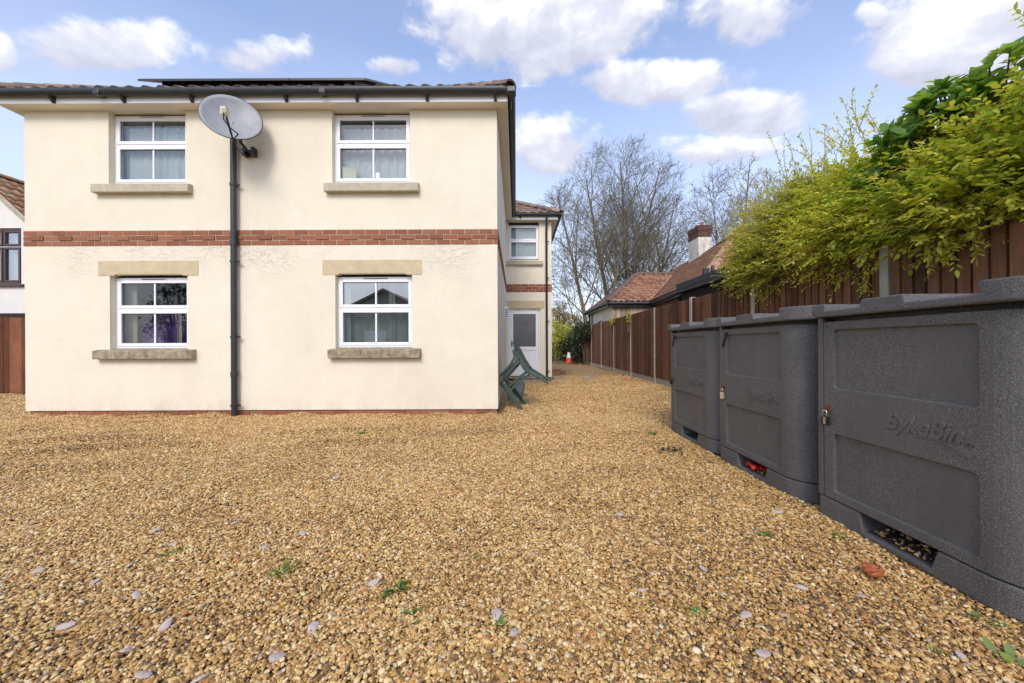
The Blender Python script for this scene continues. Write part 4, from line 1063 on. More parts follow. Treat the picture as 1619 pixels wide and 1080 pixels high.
shrub('hedge_shrub', 'yellow green small leaved shrub spilling over the fence beside the pink tiled roof', 'shrub', (4.5, 6.4, 0),
      [(4.45, 6.7, 2.75, .75, 1.05, .85, 1.0), (4.05, 6.3, 2.35, .45, .95, .45, .55), (4.5, 5.9, 3.1, .6, .8, .55, .6)], 2600, .049, .024, M['leaf_olive'],
      [(4.5, 6.6, 3.3, .1, .1, 1, 1.35, 40), (4.6, 6.2, 3.3, -.05, -.1, 1, 1.2, 36), (4.4, 7.1, 3.1, -.1, .3, 1, 1.1, 34), (4.5, 7.3, 3.0, -.1, .4, 1, .9, 30), (4.5, 5.8, 3.4, .1, -.2, 1, .9, 30), (4.4, 6.9, 3.1, .1, .1, 1, 1.1, 30), (4.5, 7.6, 2.8, -.1, .5, 1, .8, 24), (4.4, 6.3, 3.2, -.1, .0, 1, 1.3, 44), (4.3, 6.8, 3.1, -.15, .1, 1, 1.25, 42), (4.35, 7.4, 2.9, -.1, .2, 1, 1.2, 38), (4.3, 5.9, 3.2, -.1, .0, 1, 1.0, 36), (4.4, 7.0, 3.2, -.2, .2, 1, 1.3, 40)], tbase=.50, group=HG)
shrub('hedge_shrub', 'yellow green shrub over the fence, just left of the big leaved evergreen', 'shrub', (4.5, 4.9, 0),
      [(4.4, 4.95, 2.78, .70, .95, .62, 1.0), (4.0, 4.8, 2.38, .42, .85, .42, .55)], 1750, .061, .029, M['leaf_yellow'],
      [(4.4, 5.1, 3.3, -.1, .2, 1, 1.0, 34), (4.3, 4.9, 3.2, -.25, .35, 1, 1.15, 38), (4.2, 4.6, 3.15, -.3, .2, 1, 1.0, 36), (4.2, 5.4, 3.0, -.15, .2, 1, 1.1, 34), (4.3, 4.6, 3.3, -.2, .3, 1, .8, 28), (4.3, 5.3, 3.2, 0, .1, 1, .9, 28), (3.93, 4.45, 2.1, -.15, -.1, -1, .5, 26)], tbase=.48, group=HG)
shrub('hedge_shrub', 'bright yellow green shrub drooping over the fence at the right edge, nearest the camera', 'shrub', (4.4, 3.0, 0),
      [(4.30, 3.35, 2.62, .62, .85, .48, 1.0), (3.95, 3.5, 2.33, .38, .75, .34, .6), (4.3, 2.45, 2.85, .6, .6, .62, .6)], 1500, .070, .034, M['leaf_yellow'],
      [(4.3, 3.2, 3.2, -.05, .1, 1, .75, 26), (4.2, 3.0, 3.25, 0, .2, 1, .7, 26), (4.35, 2.8, 3.3, -.1, .2, 1, .8, 26), (4.2, 2.9, 3.2, -.2, .1, 1, .8, 28), (4.15, 2.75, 3.2, -.1, .0, 1, .75, 28), (3.9, 3.75, 2.15, -.15, -.05, -1, .42, 24), (3.88, 3.6, 2.15, -.15, -.2, -1, .36, 22)], tbase=.40, group=HG)
# big leaved evergreen
def evergreen():
    t = thing('evergreen_shrub', 'dark green evergreen shrub with large glossy leaves rising above the yellow shrubs', 'shrub', (4.8, 4.1, 0), HG)
    P, Dr, Up, L, W, T, li, ra, si = [], [], [], [], [], [], [], [], []
    for (c, r, n) in ((Vector((4.15, 3.95, 3.22)), Vector((.40, .52, .40)), 115), (Vector((4.2, 3.35, 3.20)), Vector((.35, .45, .36)), 60), (Vector((4.02, 4.3, 2.92)), Vector((.26, .32, .32)), 40)):
        for k in range(n):
            while True:
                q = Vector((random.uniform(-1,1), random.uniform(-1,1), random.uniform(-1,1)))
                if .3 < q.length < 1: break
            b = c + Vector((q.x*r.x, q.y*r.y, q.z*r.z)); d = Vector((q.x*.6-.1, q.y*.6, .6+q.z*.4)).normalized()
            li.append([Vector((4.7, 4.0, 2.0)).lerp(b, .6), b]); ra.append([.009, .006]); si.append(4)
            a0 = random.uniform(0, 6.28)
            for j in range(random.randint(6, 9)):
                a = a0 + j*2.4; o1 = d.orthogonal().normalized(); o2 = d.cross(o1)
                ld = (o1*math.cos(a)+o2*math.sin(a))*.9 + d*random.uniform(.3, 1.0)
                P.append(b - d*random.uniform(0, .06)); Dr.append(ld); Up.append(d + Vector((random.gauss(0,.15), random.gauss(0,.15), .3))); s = random.uniform(.65, 1.1)
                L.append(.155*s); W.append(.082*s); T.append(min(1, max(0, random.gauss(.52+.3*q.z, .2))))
    leaf_obj('foliage', P, Dr, Up, L, W, T, M['leaf_laurel'], t, .12); stems_mesh(li, ra, si).build('stems', M['stem'], t)
evergreen()

def leaf_cloud(name, label, cat, base, blobs, n, ll, lw, lmat, group=None, trunk=None, tb=.5):
    t = thing(name, label, cat, base, group)
    P, Dr, Up, L, W, T = [], [], [], [], [], []
    tot = sum(b[6] for b in blobs); li, ra, si = [], [], []
    for (cx, cy, cz, rx, ry, rzz, wt) in blobs:
        for k in range(10):
            e = Vector((cx+random.uniform(-.8,.8)*rx, cy+random.uniform(-.8,.8)*ry, cz+random.uniform(-.3,.9)*rzz)); s0 = Vector((base[0]+random.gauss(0,.1), base[1]+random.gauss(0,.1), base[2])) if trunk else Vector((cx+random.gauss(0,rx*.3), cy, base[2]))
            li.append([s0, s0.lerp(e, .5)+Vector((0,0,.1)), e]); ra.append([.03, .02, .006] if not trunk else [trunk, trunk*.5, .01]); si.append(5)
        m = int(n*wt/tot); cl = max(8, m//26)
        cs = []
        while len(cs) < cl:
            q = Vector((random.uniform(-1,1), random.uniform(-1,1), random.uniform(-1,1)))
            if q.length > 1 or q.length < .2: continue
            q = q*(q.length**-.4); lump = 1 + .3*noise.noise(Vector((q.x*1.9+cx, q.y*1.9+cy, q.z*1.9+cz)))
            cs.append((Vector((cx+q.x*rx*lump*.9, cy+q.y*ry*lump*.9, cz+q.z*rzz*lump*.9)), q, random.gauss(tb, .17)))
        for (c, q, tt) in cs:
            for j in range(m//cl):
                P.append(c + Vector((random.gauss(0,.22*rx**.5*.6), random.gauss(0,.22*ry**.5*.6), random.gauss(0,.2*rzz**.5*.6))))
                Dr.append(Vector((random.gauss(q.x,.7), random.gauss(q.y,.7), random.gauss(.1,.6)))); Up.append(Vector((random.gauss(0,.5), random.gauss(0,.5), 1)))
                s = random.uniform(.6, 1.3); L.append(ll*s); W.append(lw*s); T.append(min(1, max(0, tt+random.gauss(0,.14))))
    leaf_obj('foliage', P, Dr, Up, L, W, T, lmat, t); stems_mesh(li, ra, si).build('stems' if not trunk else 'trunk', M['stem'], t)
    return t
leaf_cloud('garden_shrub', 'bright yellow green rounded bush at the end of the passage, left of the traffic cone', 'shrub', (2.3, 25, 0), [(2.1, 25, 1.55, 1.0, .8, 1.15, 1), (3.0, 24.6, 1.35, .8, .7, 1.2, .8), (1.2, 25.4, 1.3, .9, .7, 1.2, .6)], 9000, .10, .05, M['leaf_hedge'], tb=.55)
leaf_cloud('ivy_bush', 'dark ivy mound against the far end of the board fence', 'ivy', (3.6, 22.6, 0), [(3.6, 22.9, 1.15, .45, 1.0, 1.25, 1), (3.75, 21.3, 1.75, .25, .7, .5, .3), (3.3, 24.2, .9, .6, .5, 1.0, .6)], 9000, .09, .075, M['leaf_ivy'])
leaf_cloud('autumn_shrub', 'tan and olive autumn shrub rising behind the yellow bush', 'shrub', (3.0, 27.5, 0), [(3.1, 27.3, 2.3, 1.4, .8, 1.3, 1), (3.9, 27, 2.5, .9, .7, .9, .5), (3.0, 27.5, 3.2, .5, .5, 1.0, .35)], 6000, .11, .055, M['leaf_tan'])
leaf_cloud('climbing_plant', 'wisp of pale climber at the top of a post below the pale boarded gable', 'climber', (3.9, 16.0, 1.9), [(3.92, 16.0, 2.05, .10, .20, .16, 1)], 150, .07, .05, M['leaf_olive'])
leaf_cloud('climbing_plant', 'strand of pale climber hanging down a fence post right of the boarded gable', 'climber', (3.9, 13.7, 1.5), [(3.90, 13.68, 1.85, .05, .10, .36, 1)], 150, .06, .045, M['leaf_olive'])

def bare_tree(name, label, base, height, spread, seed, stems=3, r0=.22, levels=5, mt=None, lean=0., group=None, twig=1.0):
    rs = random.Random(seed); t = thing(name, label, 'tree', base, group)
    tr, tw = MB(), MB()
    b = Vector(base); cc = b + Vector((lean*height*.4, 0, height*.60)); ee = Vector((spread*height*.5, spread*height*.5, height*.41))
    def inside(p): q = p-cc; return (q.x/ee.x)**2 + (q.y/ee.y)**2 + (q.z/ee.z)**2 < 1 or q.z < -ee.z*.45
    NC = (0, 9, 6, 4)
    def grow(p, d, r, L, lev):
        seg = (9, 6, 4, 3, 2)[lev]; pts = [p.copy()]; rr = [r]; r1 = r*(.18 if lev == 0 else .3)
        for k in range(seg):
            w = (.04, .05, .05, .06, .07)[lev]; up = (.02, .05, .055, .04, .03)[lev]
            d = (d + Vector((rs.gauss(0,w), rs.gauss(0,w), rs.gauss(up, w*.7)))).normalized()
            p = p + d*(L/seg); pts.append(p.copy()); rr.append(r+(r1-r)*(k+1)/seg)
            if k and not inside(p): break
        n = len(pts)-1
        (tr if lev < 1 else tw).tube(pts, rr, (9, 6, 4, 3, 3)[lev], cap=False, t=.5)
        if lev >= levels: return
        nc = int((16 if lev == 0 else NC[lev])*(n/seg)+.5)
        for k in range(nc):
            f = (.20 + .80*(k+rs.random())/nc) if lev == 0 else (.12 + .88*(k+rs.random())/nc)
            i = min(n-1, int(f*n)); q = pts[i].lerp(pts[i+1], min(1, f*n-i)); ax = (pts[i+1]-pts[i]).normalized()
            a = k*2.4 + rs.uniform(-.6, .6); o1 = ax.orthogonal().normalized(); o2 = ax.cross(o1)
            sp = rs.uniform(.55, 1.05); nd = (ax + (o1*math.cos(a)+o2*math.sin(a))*sp).normalized()
            if nd.z < -.15: nd.z *= .3
            Lc = (height*.40*(1.05-.62*f) if lev == 0 else L*(.62-.2*f))*rs.uniform(.75, 1.15)
            grow(q, nd.normalized(), max(.0105*twig, rr[i]*rs.uniform(.36, .55)), Lc, lev+1)
    for s in range(stems):
        a = 6.28*s/max(1, stems) + rs.uniform(0, 1); k = .24 if stems > 1 else .03
        grow(b + Vector((math.cos(a)*.3*(stems > 1), math.sin(a)*.3*(stems > 1), -.1)), Vector((math.cos(a)*k*spread*1.4+lean, math.sin(a)*k, 1)), r0*.74*rs.uniform(.75,1.1), height*rs.uniform(.86,.98), 0)
    tr.build('trunk', mt or M['bark'], t, smooth=True); tw.build('branches', mt or M['bark'], t, smooth=True)
    print(name, len(tw.f)); return t
TG = 'bare winter trees beyond the gardens'
bare_tree('bare_tree', 'tall bare multi stemmed tree rising directly behind the low hipped end of the bungalow', (8.9, 33.5, 0), 17.6, .66, 11, 3, .30, 4, group=TG)
bare_tree('bare_tree', 'bare tree with paired trunks standing between the cream house and the tallest bare tree', (6.2, 31, 0), 14.0, .72, 5, 2, .24, 4, group=TG)
bare_tree('bare_tree', 'bare spreading tree whose crown stands just left of the chimney', (12.4, 36, 0), 14.5, .66, 23, 3, .24, 4, group=TG)
bare_tree('bare_tree', 'bare tree behind the ridge between the chimney and the yellow shrub', (17.0, 31, 0), 14.5, .6, 31, 3, .2, 4, mt=M['bark_grey'], group=TG)
bare_tree('bare_tree', 'bare grey tree whose twigs show above the mossy cottage roof at the left edge', (-25.8, 20.5, 0), 9.4, .6, 41, 3, .16, 4, mt=M['bark_grey'], group=TG)
bare_tree('bare_tree', 'bare twiggy tree top peeping over the roof of the rear wing', (.1, 31, 0), 11.5, .55, 51, 2, .16, 4, mt=M['bark_grey'], group=TG)
bare_tree('bare_tree', 'thin bare leaning tree low down behind the end hedge, left of the bungalow eave', (4.9, 27, 0), 6.5, .9, 61, 1, .11, 3, lean=-.28, group=TG)

# ------------------------------------------------------------------ garden chairs
def make_chair():
    t = thing('garden_chair', 'x', 'chair')
    # local: x forward, y sideways, z up
    W2 = .27
    def slab(mb, pts, th, sidey, splay=0):
        # bar with flat section following pts (x,z)
        for (a, b) in zip(pts, pts[1:]):
            ax, az, aw = a; bx, bz, bw = b; d = Vector((bx-ax, 0, bz-az)).normalized(); n = Vector((-d.z, 0, d.x))
            aw *= .82; bw *= .82
            ya0 = sidey + splay*(.45-az); yb0 = sidey + splay*(.45-bz)
            q = []
            for (x, z, w, yy) in ((ax, az, aw, ya0), (bx, bz, bw, yb0)):
                for s, k in ((-1, -1), (1, -1), (1, 1), (-1, 1)): q.append((x+n.x*w/2*s, yy+k*th/2, z+n.z*w/2*s))
            mb.hexa([q[0], q[1], q[2], q[3], q[4], q[5], q[6], q[7]], .5)
    seat = MB(); nxs = 9
    for i in range(nxs):
        for j in range(7):
            def pt(i, j):
                u = i/nxs; v = j/7-.5; x = .25-.46*u; z = .43 - .055*u - .022*math.cos(v*PI) - (.03*(1-u*5)**2 if u < .2 else 0)
                return (x, v*(.50-.07*u), z)
            seat.face([pt(i,j), pt(i+1,j), pt(i+1,j+1), pt(i,j+1)], .5)
    so = seat.build('seat', M['chair'], t, smooth=True); s = so.modifiers.new('thick', 'SOLIDIFY'); s.thickness = .007
    sk = MB()
    for sy in (-1, 1): slab(sk, [(.26, .40, .05), (.02, .385, .045), (-.22, .35, .05)], .008, sy*.248)
    slab(sk, [(.25, .415, .03), (.262, .385, .03)], .50, 0.); sk.build('seat_rim', M['chair'], so)
    bk = MB()
    def bp(v, h):      # backrest surface
        x = -.205 - .16*h - .05*(1-(2*v)**2)*.6; return (x, v*(.46+.05*h), .36 + .52*h - .05*(2*v)**2*h)
    for k in range(6):
        v0, v1 = -.44+.88*k/6+.02, -.44+.88*(k+1)/6-.02
        for j in range(6): bk.face([bp(v0, .06+.76*j/6), bp(v1, .06+.76*j/6), bp(v1, .06+.76*(j+1)/6), bp(v0, .06+.76*(j+1)/6)], .5)
    for j in range(14):
        v0, v1 = -.5+j/14, -.5+(j+1)/14; bk.face([bp(v0,.82), bp(v1,.82), bp(v1,1.0), bp(v0,1.0)], .5); bk.face([bp(v0,.0), bp(v1,.0), bp(v1,.07), bp(v0,.07)], .5)
    for v0, v1 in ((-.5,-.43), (.43,.5)):
        for j in range(8): bk.face([bp(v0, j/8), bp(v1, j/8), bp(v1, (j+1)/8), bp(v0, (j+1)/8)], .5)
    bo = bk.build('backrest', M['chair'], t); s = bo.modifiers.new('thick', 'SOLIDIFY'); s.thickness = .012
    for sy in (-1, 1):
        a = MB(); y = sy*.275
        slab(a, [(-.33, .80, .055), (-.27, .70, .055), (-.12, .655, .052), (.06, .645, .052), (.20, .64, .05), (.265, .60, .055)], .052, y); a.build('armrest', M['chair'], t, bevel=.008)
        f = MB(); slab(f, [(.265, .615, .060), (.268, .45, .068), (.30, .20, .055), (.325, .0, .045)], .045, y, sy*.03); f.build('leg', M['chair'], t, bevel=.008)
        r = MB(); slab(r, [(-.335, .82, .045), (-.255, .50, .06), (-.235, .40, .085), (-.30, .18, .062), (-.345, .0, .045)], .042, sy*.262, sy*.03); r.build('leg', M['chair'], t, bevel=.008)
    return t
ch1 = make_chair(); ch2 = copy_tree(ch1)
def place_chair(o, lab, fx, fy, pitch, yaw, lift):
    o['label'] = lab; o['group'] = 'green garden chairs tipped against the wall'
    # front feet (.325,0,0) rest on the ground, chair faces the wall (-x) and is tipped forward
    Rm = Matrix.Rotation(PI + R(yaw), 4, 'Z') @ Matrix.Rotation(R(pitch), 4, 'Y')
    foot = Rm @ Vector((.325, 0, 0)); o.matrix_world = Matrix.Translation(Vector((fx, fy, .012)) - foot*.93 + (Rm @ Vector((lift*.25, 0, lift)))) @ Rm @ Matrix.Scale(.93, 4)
place_chair(ch1, 'green plastic garden chair, the lower outer one of two nested against the wall', .14, 6.98, 45, -8, 0)
place_chair(ch2, 'dark green plastic garden chair nested on top of another, arms against the wall', .14, 6.99, 45, -8, .065)

# small things by the passage
m = MB(); c = (.02, 8.3, 0); m.lathe([(.13, 0), (.165, .30), (.18, .30), (.18, .32), (.15, .32), (.12, .03)], c, 18, cap=False)
tb = m.build('plastic_tub', M['tub'], smooth=False); tag(tb, 'blue grey plastic tub standing behind the tipped green chairs', 'tub')
m = MB(); m.lathe([(.035, 0), (.035, .16), (.015, .20), (.015, .23)], (-.14, 7.85, .0), 12); tag(m.build('plastic_bottle', M['teal']), 'teal plastic bottle half hidden behind the green chairs', 'bottle')
x, y = 1.34, 12.55; m = MB(); m.box(x-.17, x+.17, y-.20, y+.20, -.01, .045); tag(m.build('stone_slab', M['concrete_grey'], bevel=.008), 'loose grey paving slab lying by the foot of the wing downpipe', 'slab')
m = MB(); m.box(2.15, 2.62, 12.7, 13.2, -.01, .016); m.box(2.19, 2.58, 12.74, 13.16, .0162, .022); tag(m.build('drain_cover', M['concrete_grey'], bevel=.004), 'flat grey drain cover set in the gravel between wing and fence', 'drain cover')
cone = thing('traffic_cone', 'orange and white traffic cone in front of the bush at the passage end', 'traffic cone', (3.03, 22.9, 0))
m = MB(); m.lathe([(.18, .03), (.135, .33), (.133, .331), (.06, .66), (.045, .66)], (3.03, 22.9, 0), 20); cb = m.build('cone_body', M['cone_orange'], cone, smooth=False)
m = MB(); m.lathe([(.137, .335), (.066, .645)], (3.03, 22.9, 0), 20, cap=False); m.build('reflective_sleeve', M['cone_white'], cone, smooth=True)
m = MB(); m.box(3.03-.2, 3.03+.2, 22.7, 23.1, 0, .035); m.build('cone_base', M['cone_orange'], cone, bevel=.01)

def litter():
    P, Dr, Up, L, W, T = [], [], [], [], [], []
    def spot(cx, cy, sx, sy, n, l=.09):
        for k in range(n):
            a = random.uniform(0, 6.28); x, y = random.gauss(cx, sx), random.gauss(cy, sy)
            if 3.9 < x or (x < 1.1 and y > 12) : continue
            P.append((x, y, .015+random.uniform(0, .05))); Dr.append((math.cos(a), math.sin(a), random.gauss(.1,.25))); Up.append((random.gauss(0,.5), random.gauss(0,.5), 1)); L.append(l*random.uniform(.6,1.3)); W.append(l*.6); T.append(random.random())
    spot(1.55, 15.2, .25, 1.2, 260); spot(2.2, 23.6, .9, .6, 600); spot(3.2, 22.2, .5, .9, 160); spot(3.75, 16, .12, 3.5, 130, .07); spot(2.4, 17, 1, 4, 60, .07)
    o = leaf_obj('fallen_leaves', P, Dr, Up, L, W, T, M['leaf_litter']); tag(o, 'drift of brown fallen leaves at the far end of the passage', 'leaves', kind='stuff')
litter()
# orange leaf lying by the nearest locker
x, y = gp(1380, 914); m = MB()
for k in range(7):
    a = k*.9; m.tube([Vector((x,y,.03))+Vector((math.cos(a+j)*.022*(1+.3*j), math.sin(a+j)*.02*(1+.2*j), .008*j-.012*(k % 2))) for j in range(4)], [.008, .014, .012, .004], 6)
tag(m.build('dead_leaf', M['leaf_dead'], smooth=True), 'crumpled orange dead leaf on the gravel by the nearest bike locker', 'leaf')
x, y = gp(1062, 714); P, Dr, Up, L, W, T = [], [], [], [], [], []
for k in range(26):
    a = random.uniform(0, 6.28); P.append((x+random.gauss(0,.06), y+random.gauss(0,.05), .012+random.uniform(0,.02))); Dr.append((math.cos(a), math.sin(a), random.gauss(.1,.3))); Up.append((random.gauss(0,.5), random.gauss(0,.5), 1)); L.append(.05); W.append(.026); T.append(random.random()*.5)
tag(leaf_obj('leaf_clump', P, Dr, Up, L, W, T, M['leaf_ivy']), 'dark clump of dead leaves on the gravel by the farthest bike locker', 'leaves')

SG = 'flat pale stones scattered in the gravel'
stones = [(247,840),(272,863),(203,894),(216,941),(437,1035),(201,1029),(101,995),(494,990),(591,922),(479,846),(373,830),(420,869),(227,1066),(316,1068),(980,817),(1015,940),(1269,929),(1177,978),(786,977),(813,1006),(1206,1039),(1113,905),(1361,942),(1230,813),(60,905),(150,920),(262,990),(530,760),(1520,1040)]
proto = []
for k in range(5):
    bm = bmesh.new(); bmesh.ops.create_icosphere(bm, subdivisions=2, radius=.5)
    for v in bm.verts:
        v.co *= 1 + .45*noise.noise(v.co*1.3+Vector((k*5.1, 3, 1))); v.co.x = round(v.co.x*5)/5*.5+v.co.x*.5
    me = bpy.data.meshes.new('flat_stone'); bm.to_mesh(me); bm.free(); me.materials.append(M['flint']); proto.append(me)
for i, (a, b) in enumerate(stones):
    x, y = gp(a, b); o = bpy.data.objects.new('flat_stone', proto[i % 5]); COL.objects.link(o)
    s = random.uniform(.030, .046) * (1.25 if y > 2.5 else 1); o.location = (x, y, hgt(x, y)+.010); o.scale = (s*1.35, s*.85, s*.42); o.rotation_euler = (random.gauss(0,.25), random.gauss(0,.2), random.uniform(0, 3.1))
    tag(o, 'small flat lilac grey stone lying among the tan gravel', 'stone', SG)
WG = 'small weeds sprouting in the gravel'
def weed(px, py, label, n, size, broad):
    x, y = gp(px, py); P, Dr, Up, L, W, T = [], [], [], [], [], []
    for k in range(n):
        a = random.uniform(0, 6.28); r = abs(random.gauss(0, size*.6))
        P.append((x+r*math.cos(a), y+r*math.sin(a), hgt(x, y)+.004)); Dr.append((math.cos(a)*.6, math.sin(a)*.6, random.uniform(.5, 1.3) if not broad else random.uniform(.15, .6))); Up.append((random.gauss(0,.4), random.gauss(0,.4), 1))
        L.append(size*random.uniform(.5, 1.1)); W.append(size*(.5 if broad else .12)); T.append(random.random())
    tag(leaf_obj('weed', P, Dr, Up, L, W, T, M['leaf_weed']), label, 'weed', WG)
same = 'tiny green weed tuft growing through the gravel'
weed(450, 908, 'upright green grass tuft in the gravel below the house, left of centre', 34, .055, False)
weed(630, 932, 'spiky green weed beside a dark gap in the gravel, below the right window', 26, .045, True)
weed(1032, 688, 'bright green grass patch near the foot of the farthest bike locker', 60, .06, False)
weed(572, 686, 'low yellowish moss patch on the gravel near the house wall', 40, .04, True)
weed(1545, 976, 'light green broad leaved weed touching the base of the nearest bike locker', 18, .026, True)
weed(1608, 1052, 'broad dark green leaf weed in the bottom right corner', 9, .055, True)
weed(1585, 992, 'small round leaved weed at the locker base, right of the light green weed', 12, .024, True)
for p in ((650, 970), (1210, 850), (1480, 1035), (270, 876), (752, 884), (790, 990), (1105, 975), (1330, 850)): weed(*p, same, 16, .032, random.random() < .5)

# ------------------------------------------------------------------ behind the camera, seen only as reflections in the windows
bh = thing('gabled_bungalow', 'grey gabled bungalow mirrored in the lower right window pane', 'bungalow', (-8.2, -12, 0))
m = MB(); m.face([(-12.6,-12,0),(-4.2,-12,0),(-4.2,-12,2.3),(-8.2,-12,4.45),(-12.6,-12,2.3)]); m.box(-12.6, -4.2, -20, -12.02, 0, 2.3); m.build('wall', M['grey_cloth'], bh)
m = MB(); m.hexa([(-13.1,-21,2.05),(-13.1,-11.7,2.05),(-8.2,-11.7,4.45),(-8.2,-21,4.45),(-13.1,-21,2.2),(-13.1,-11.7,2.2),(-8.2,-11.7,4.62),(-8.2,-21,4.62)]); m.hexa([(-8.2,-21,4.45),(-8.2,-11.7,4.45),(-3.7,-11.7,2.05),(-3.7,-21,2.05),(-8.2,-21,4.62),(-8.2,-11.7,4.62),(-3.7,-11.7,2.2),(-3.7,-21,2.2)]); m.build('roof', M['concrete_grey'], bh)
m = MB(); m.box(-9.4, -8.1, -11.99, -11.93, .9, 2.0); m.build('window', M['upvc'], bh)
leaf_cloud('evergreen_tree', 'dark evergreen tree mirrored in the left half of the lower left window', 'tree', (-21, -12, 0), [(-21, -12, 3.0, 1.6, 1.6, 2.6, 1), (-19.6, -13, 2.2, 1.3, 1.2, 1.8, .7)], 7000, .16, .08, M['leaf_pine'], trunk=.16)
bare_tree('bare_tree', 'bare tree mirrored in the right half of the lower left window', (-16.5, -13.5, 0), 5.5, .7, 77, 3, .10, 3)

# ------------------------------------------------------------------ sky, sun, camera
SUN_EL, SUN_AZ = R(40), R(188)        # azimuth from +y clockwise: behind and to the left of the camera
sd = Vector((math.sin(SUN_AZ)*math.cos(SUN_EL), math.cos(SUN_AZ)*math.cos(SUN_EL), math.sin(SUN_EL)))
li = bpy.data.lights.new('sun', 'SUN'); li.energy = 1.45; li.angle = R(22); li.color = (1, .95, .87)
so = bpy.data.objects.new('sun', li); COL.objects.link(so); so.location = sd*60; so.rotation_euler = (-sd).to_track_quat('-Z', 'Y').to_euler()
W = bpy.data.worlds.new('World'); S.world = W; W.use_nodes = True
g = NT(W.node_tree); g.n.clear()
out = g.new('ShaderNodeOutputWorld'); bgn = g.new('ShaderNodeBackground'); g.l.new(bgn.outputs[0], out.inputs[0]); bgn.inputs[1].default_value = .12
sky = g.new('ShaderNodeTexSky'); sky.sky_type = 'NISHITA'; sky.sun_disc = False; sky.sun_elevation = SUN_EL; sky.sun_rotation = SUN_AZ; sky.air_density = 1.0; sky.dust_density = 1.2; sky.ozone_density = 1.6
tc = g.new('ShaderNodeTexCoord'); Dv = tc.outputs['Generated']
sx = g.new('ShaderNodeSeparateXYZ'); g.l.new(g.vmath('NORMALIZE', Dv), sx.inputs[0])
azn = g.math('ARCTAN2', sx.outputs[0], sx.outputs[1]); eln = g.math('ARCSINE', sx.outputs[2])
cxyz = g.new('ShaderNodeCombineXYZ'); g.l.new(azn, cxyz.inputs[0]); g.l.new(eln, cxyz.inputs[1]); AE = cxyz.outputs[0]
def ang(px, py):
    dx, dy = px-VX, VY-py; return math.atan2(dx, F), math.atan2(dy, math.hypot(F, dx))
nz = g.noise(g.scale(AE, (1, 1.5, 1)), 9.0, 8, .58, .2)
nzl = g.noise(g.scale(AE, (1, 1.4, 1)), 3.2, 4, .5, .3)
blobs = [(165,68,150,52,.85),(410,88,105,36,.5),(860,42,235,100,1.1),(1170,26,120,60,.62),(1030,134,165,40,1.0),(1172,180,112,46,1.15),(1500,76,175,110,1.15),(1388,30,40,30,.7),(628,102,48,22,.6),(868,232,100,60,.75),(1130,240,110,32,.6),(0,80,40,40,.7),(1640,30,130,90,.9),(990,112,60,30,.6),(700,300,120,50,.5)]
dens = None; num = None; den = None
for (bx, by, hw, hh, wt) in blobs:
    p0, pr, pl, pt, pb = [Vector(ang(*k)) for k in ((bx, by), (bx+hw, by), (bx-hw, by), (bx, by-hh), (bx, by+hh))]
    U, V2 = (pr-pl)/2, (pt-pb)/2; det = U.x*V2.y - U.y*V2.x
    dq = g.vmath('SUBTRACT', AE, (p0.x, p0.y, 0)); cq = g.new('ShaderNodeCombineXYZ')
    g.l.new(g.vmath('DOT_PRODUCT', dq, (V2.y/det, -V2.x/det, 0)), cq.inputs[0]); g.l.new(g.vmath('DOT_PRODUCT', dq, (-U.y/det, U.x/det, 0)), cq.inputs[1])
    q = cq.outputs[0]
    mk = g.math('MULTIPLY', g.math('SUBTRACT', 1.0, g.vmath('LENGTH', q)), wt)
    sy = g.new('ShaderNodeSeparateXYZ'); g.l.new(q, sy.inputs[0])
    pos_ = g.math('MAXIMUM', mk, 0.0)
    num_i = g.math('MULTIPLY', pos_, sy.outputs[1])
    dens = mk if dens is None else g.math('MAXIMUM', dens, mk)
    num = num_i if num is None else g.math('ADD', num, num_i); den = pos_ if den is None else g.math('ADD', den, pos_)
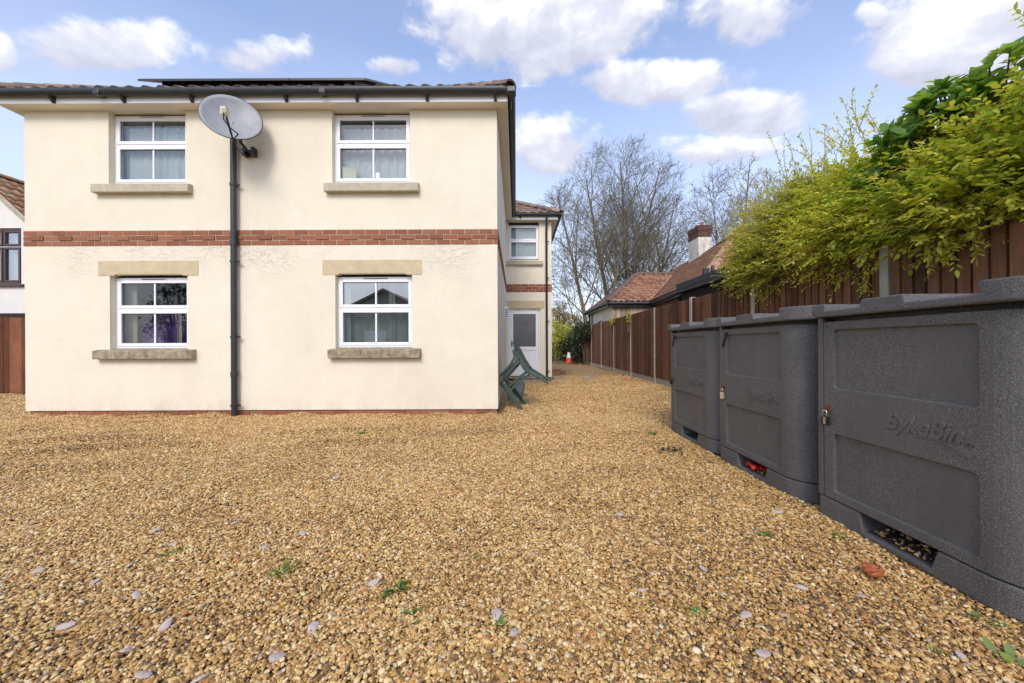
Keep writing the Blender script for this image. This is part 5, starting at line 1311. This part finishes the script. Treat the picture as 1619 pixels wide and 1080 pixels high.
# clouds over the rest of the sky (behind the camera too)
rest = g.gray(g.math('ABSOLUTE', azn), 0.0, 1.0); rest = g.math('GREATER_THAN', g.math('ABSOLUTE', azn), 1.15)
gen = g.math('SUBTRACT', g.math('MULTIPLY', rest, g.math('MULTIPLY', nzl, 1.0)), .62)
dens = g.math('MAXIMUM', dens, gen)
edge = g.math('ADD', dens, g.math('MULTIPLY', g.math('SUBTRACT', nz, .51), 1.25))
cl = g.new('ShaderNodeMapRange', interpolation_type='SMOOTHSTEP'); g.l.new(edge, cl.inputs[0]); cl.inputs[1].default_value = .0; cl.inputs[2].default_value = .36
vert = g.math('DIVIDE', num, g.math('MAXIMUM', den, .02))
sh = g.math('ADD', g.math('MULTIPLY', vert, .45), g.math('MULTIPLY', g.math('SUBTRACT', nz, .5), 1.7))
CLK = 8.3
ccol = g.ramp(g.math('ADD', sh, .42, clamp=True), [(.12, (.56,.58,.71)), (.45, (.70,.72,.83)), (.68, (.91,.92,.965)), (.95, (1.0,1.0,1.0))])
ccol = g.mix(1, ccol, (CLK*.86,)*3, 'MULTIPLY')
# high thin veil, thicker towards the horizon
hz = g.gray(eln, 0, .62, .92, .14)
skc = g.mix(1, sky.outputs[0], (1.72, 1.66, 1.78), 'MULTIPLY')
veil = g.math('MULTIPLY', hz, g.gray(nzl, .2, .75, .6, 1.1), clamp=True)
skc = g.mix(veil, skc, (CLK*.71, CLK*.745, CLK*.85))
fin = g.mix(cl.outputs[0], skc, ccol)
g.l.new(fin, bgn.inputs[0])

cam = bpy.data.cameras.new('camera'); cam.sensor_width = 36; cam.lens = 36*F/1619; cam.shift_x = -6.5/1619; cam.shift_y = 5/1619; cam.clip_end = 2000; cam.clip_start = .05
co = bpy.data.objects.new('camera', cam); COL.objects.link(co); co.location = (0, 0, CH); co.rotation_euler = (PI/2, R(.25), 0); S.camera = co
S.view_settings.view_transform = 'Standard'; S.view_settings.look = 'None'; S.view_settings.exposure = .46; S.view_settings.gamma = 1
for o in bpy.data.objects:
    if '_off' in o: del o['_off']
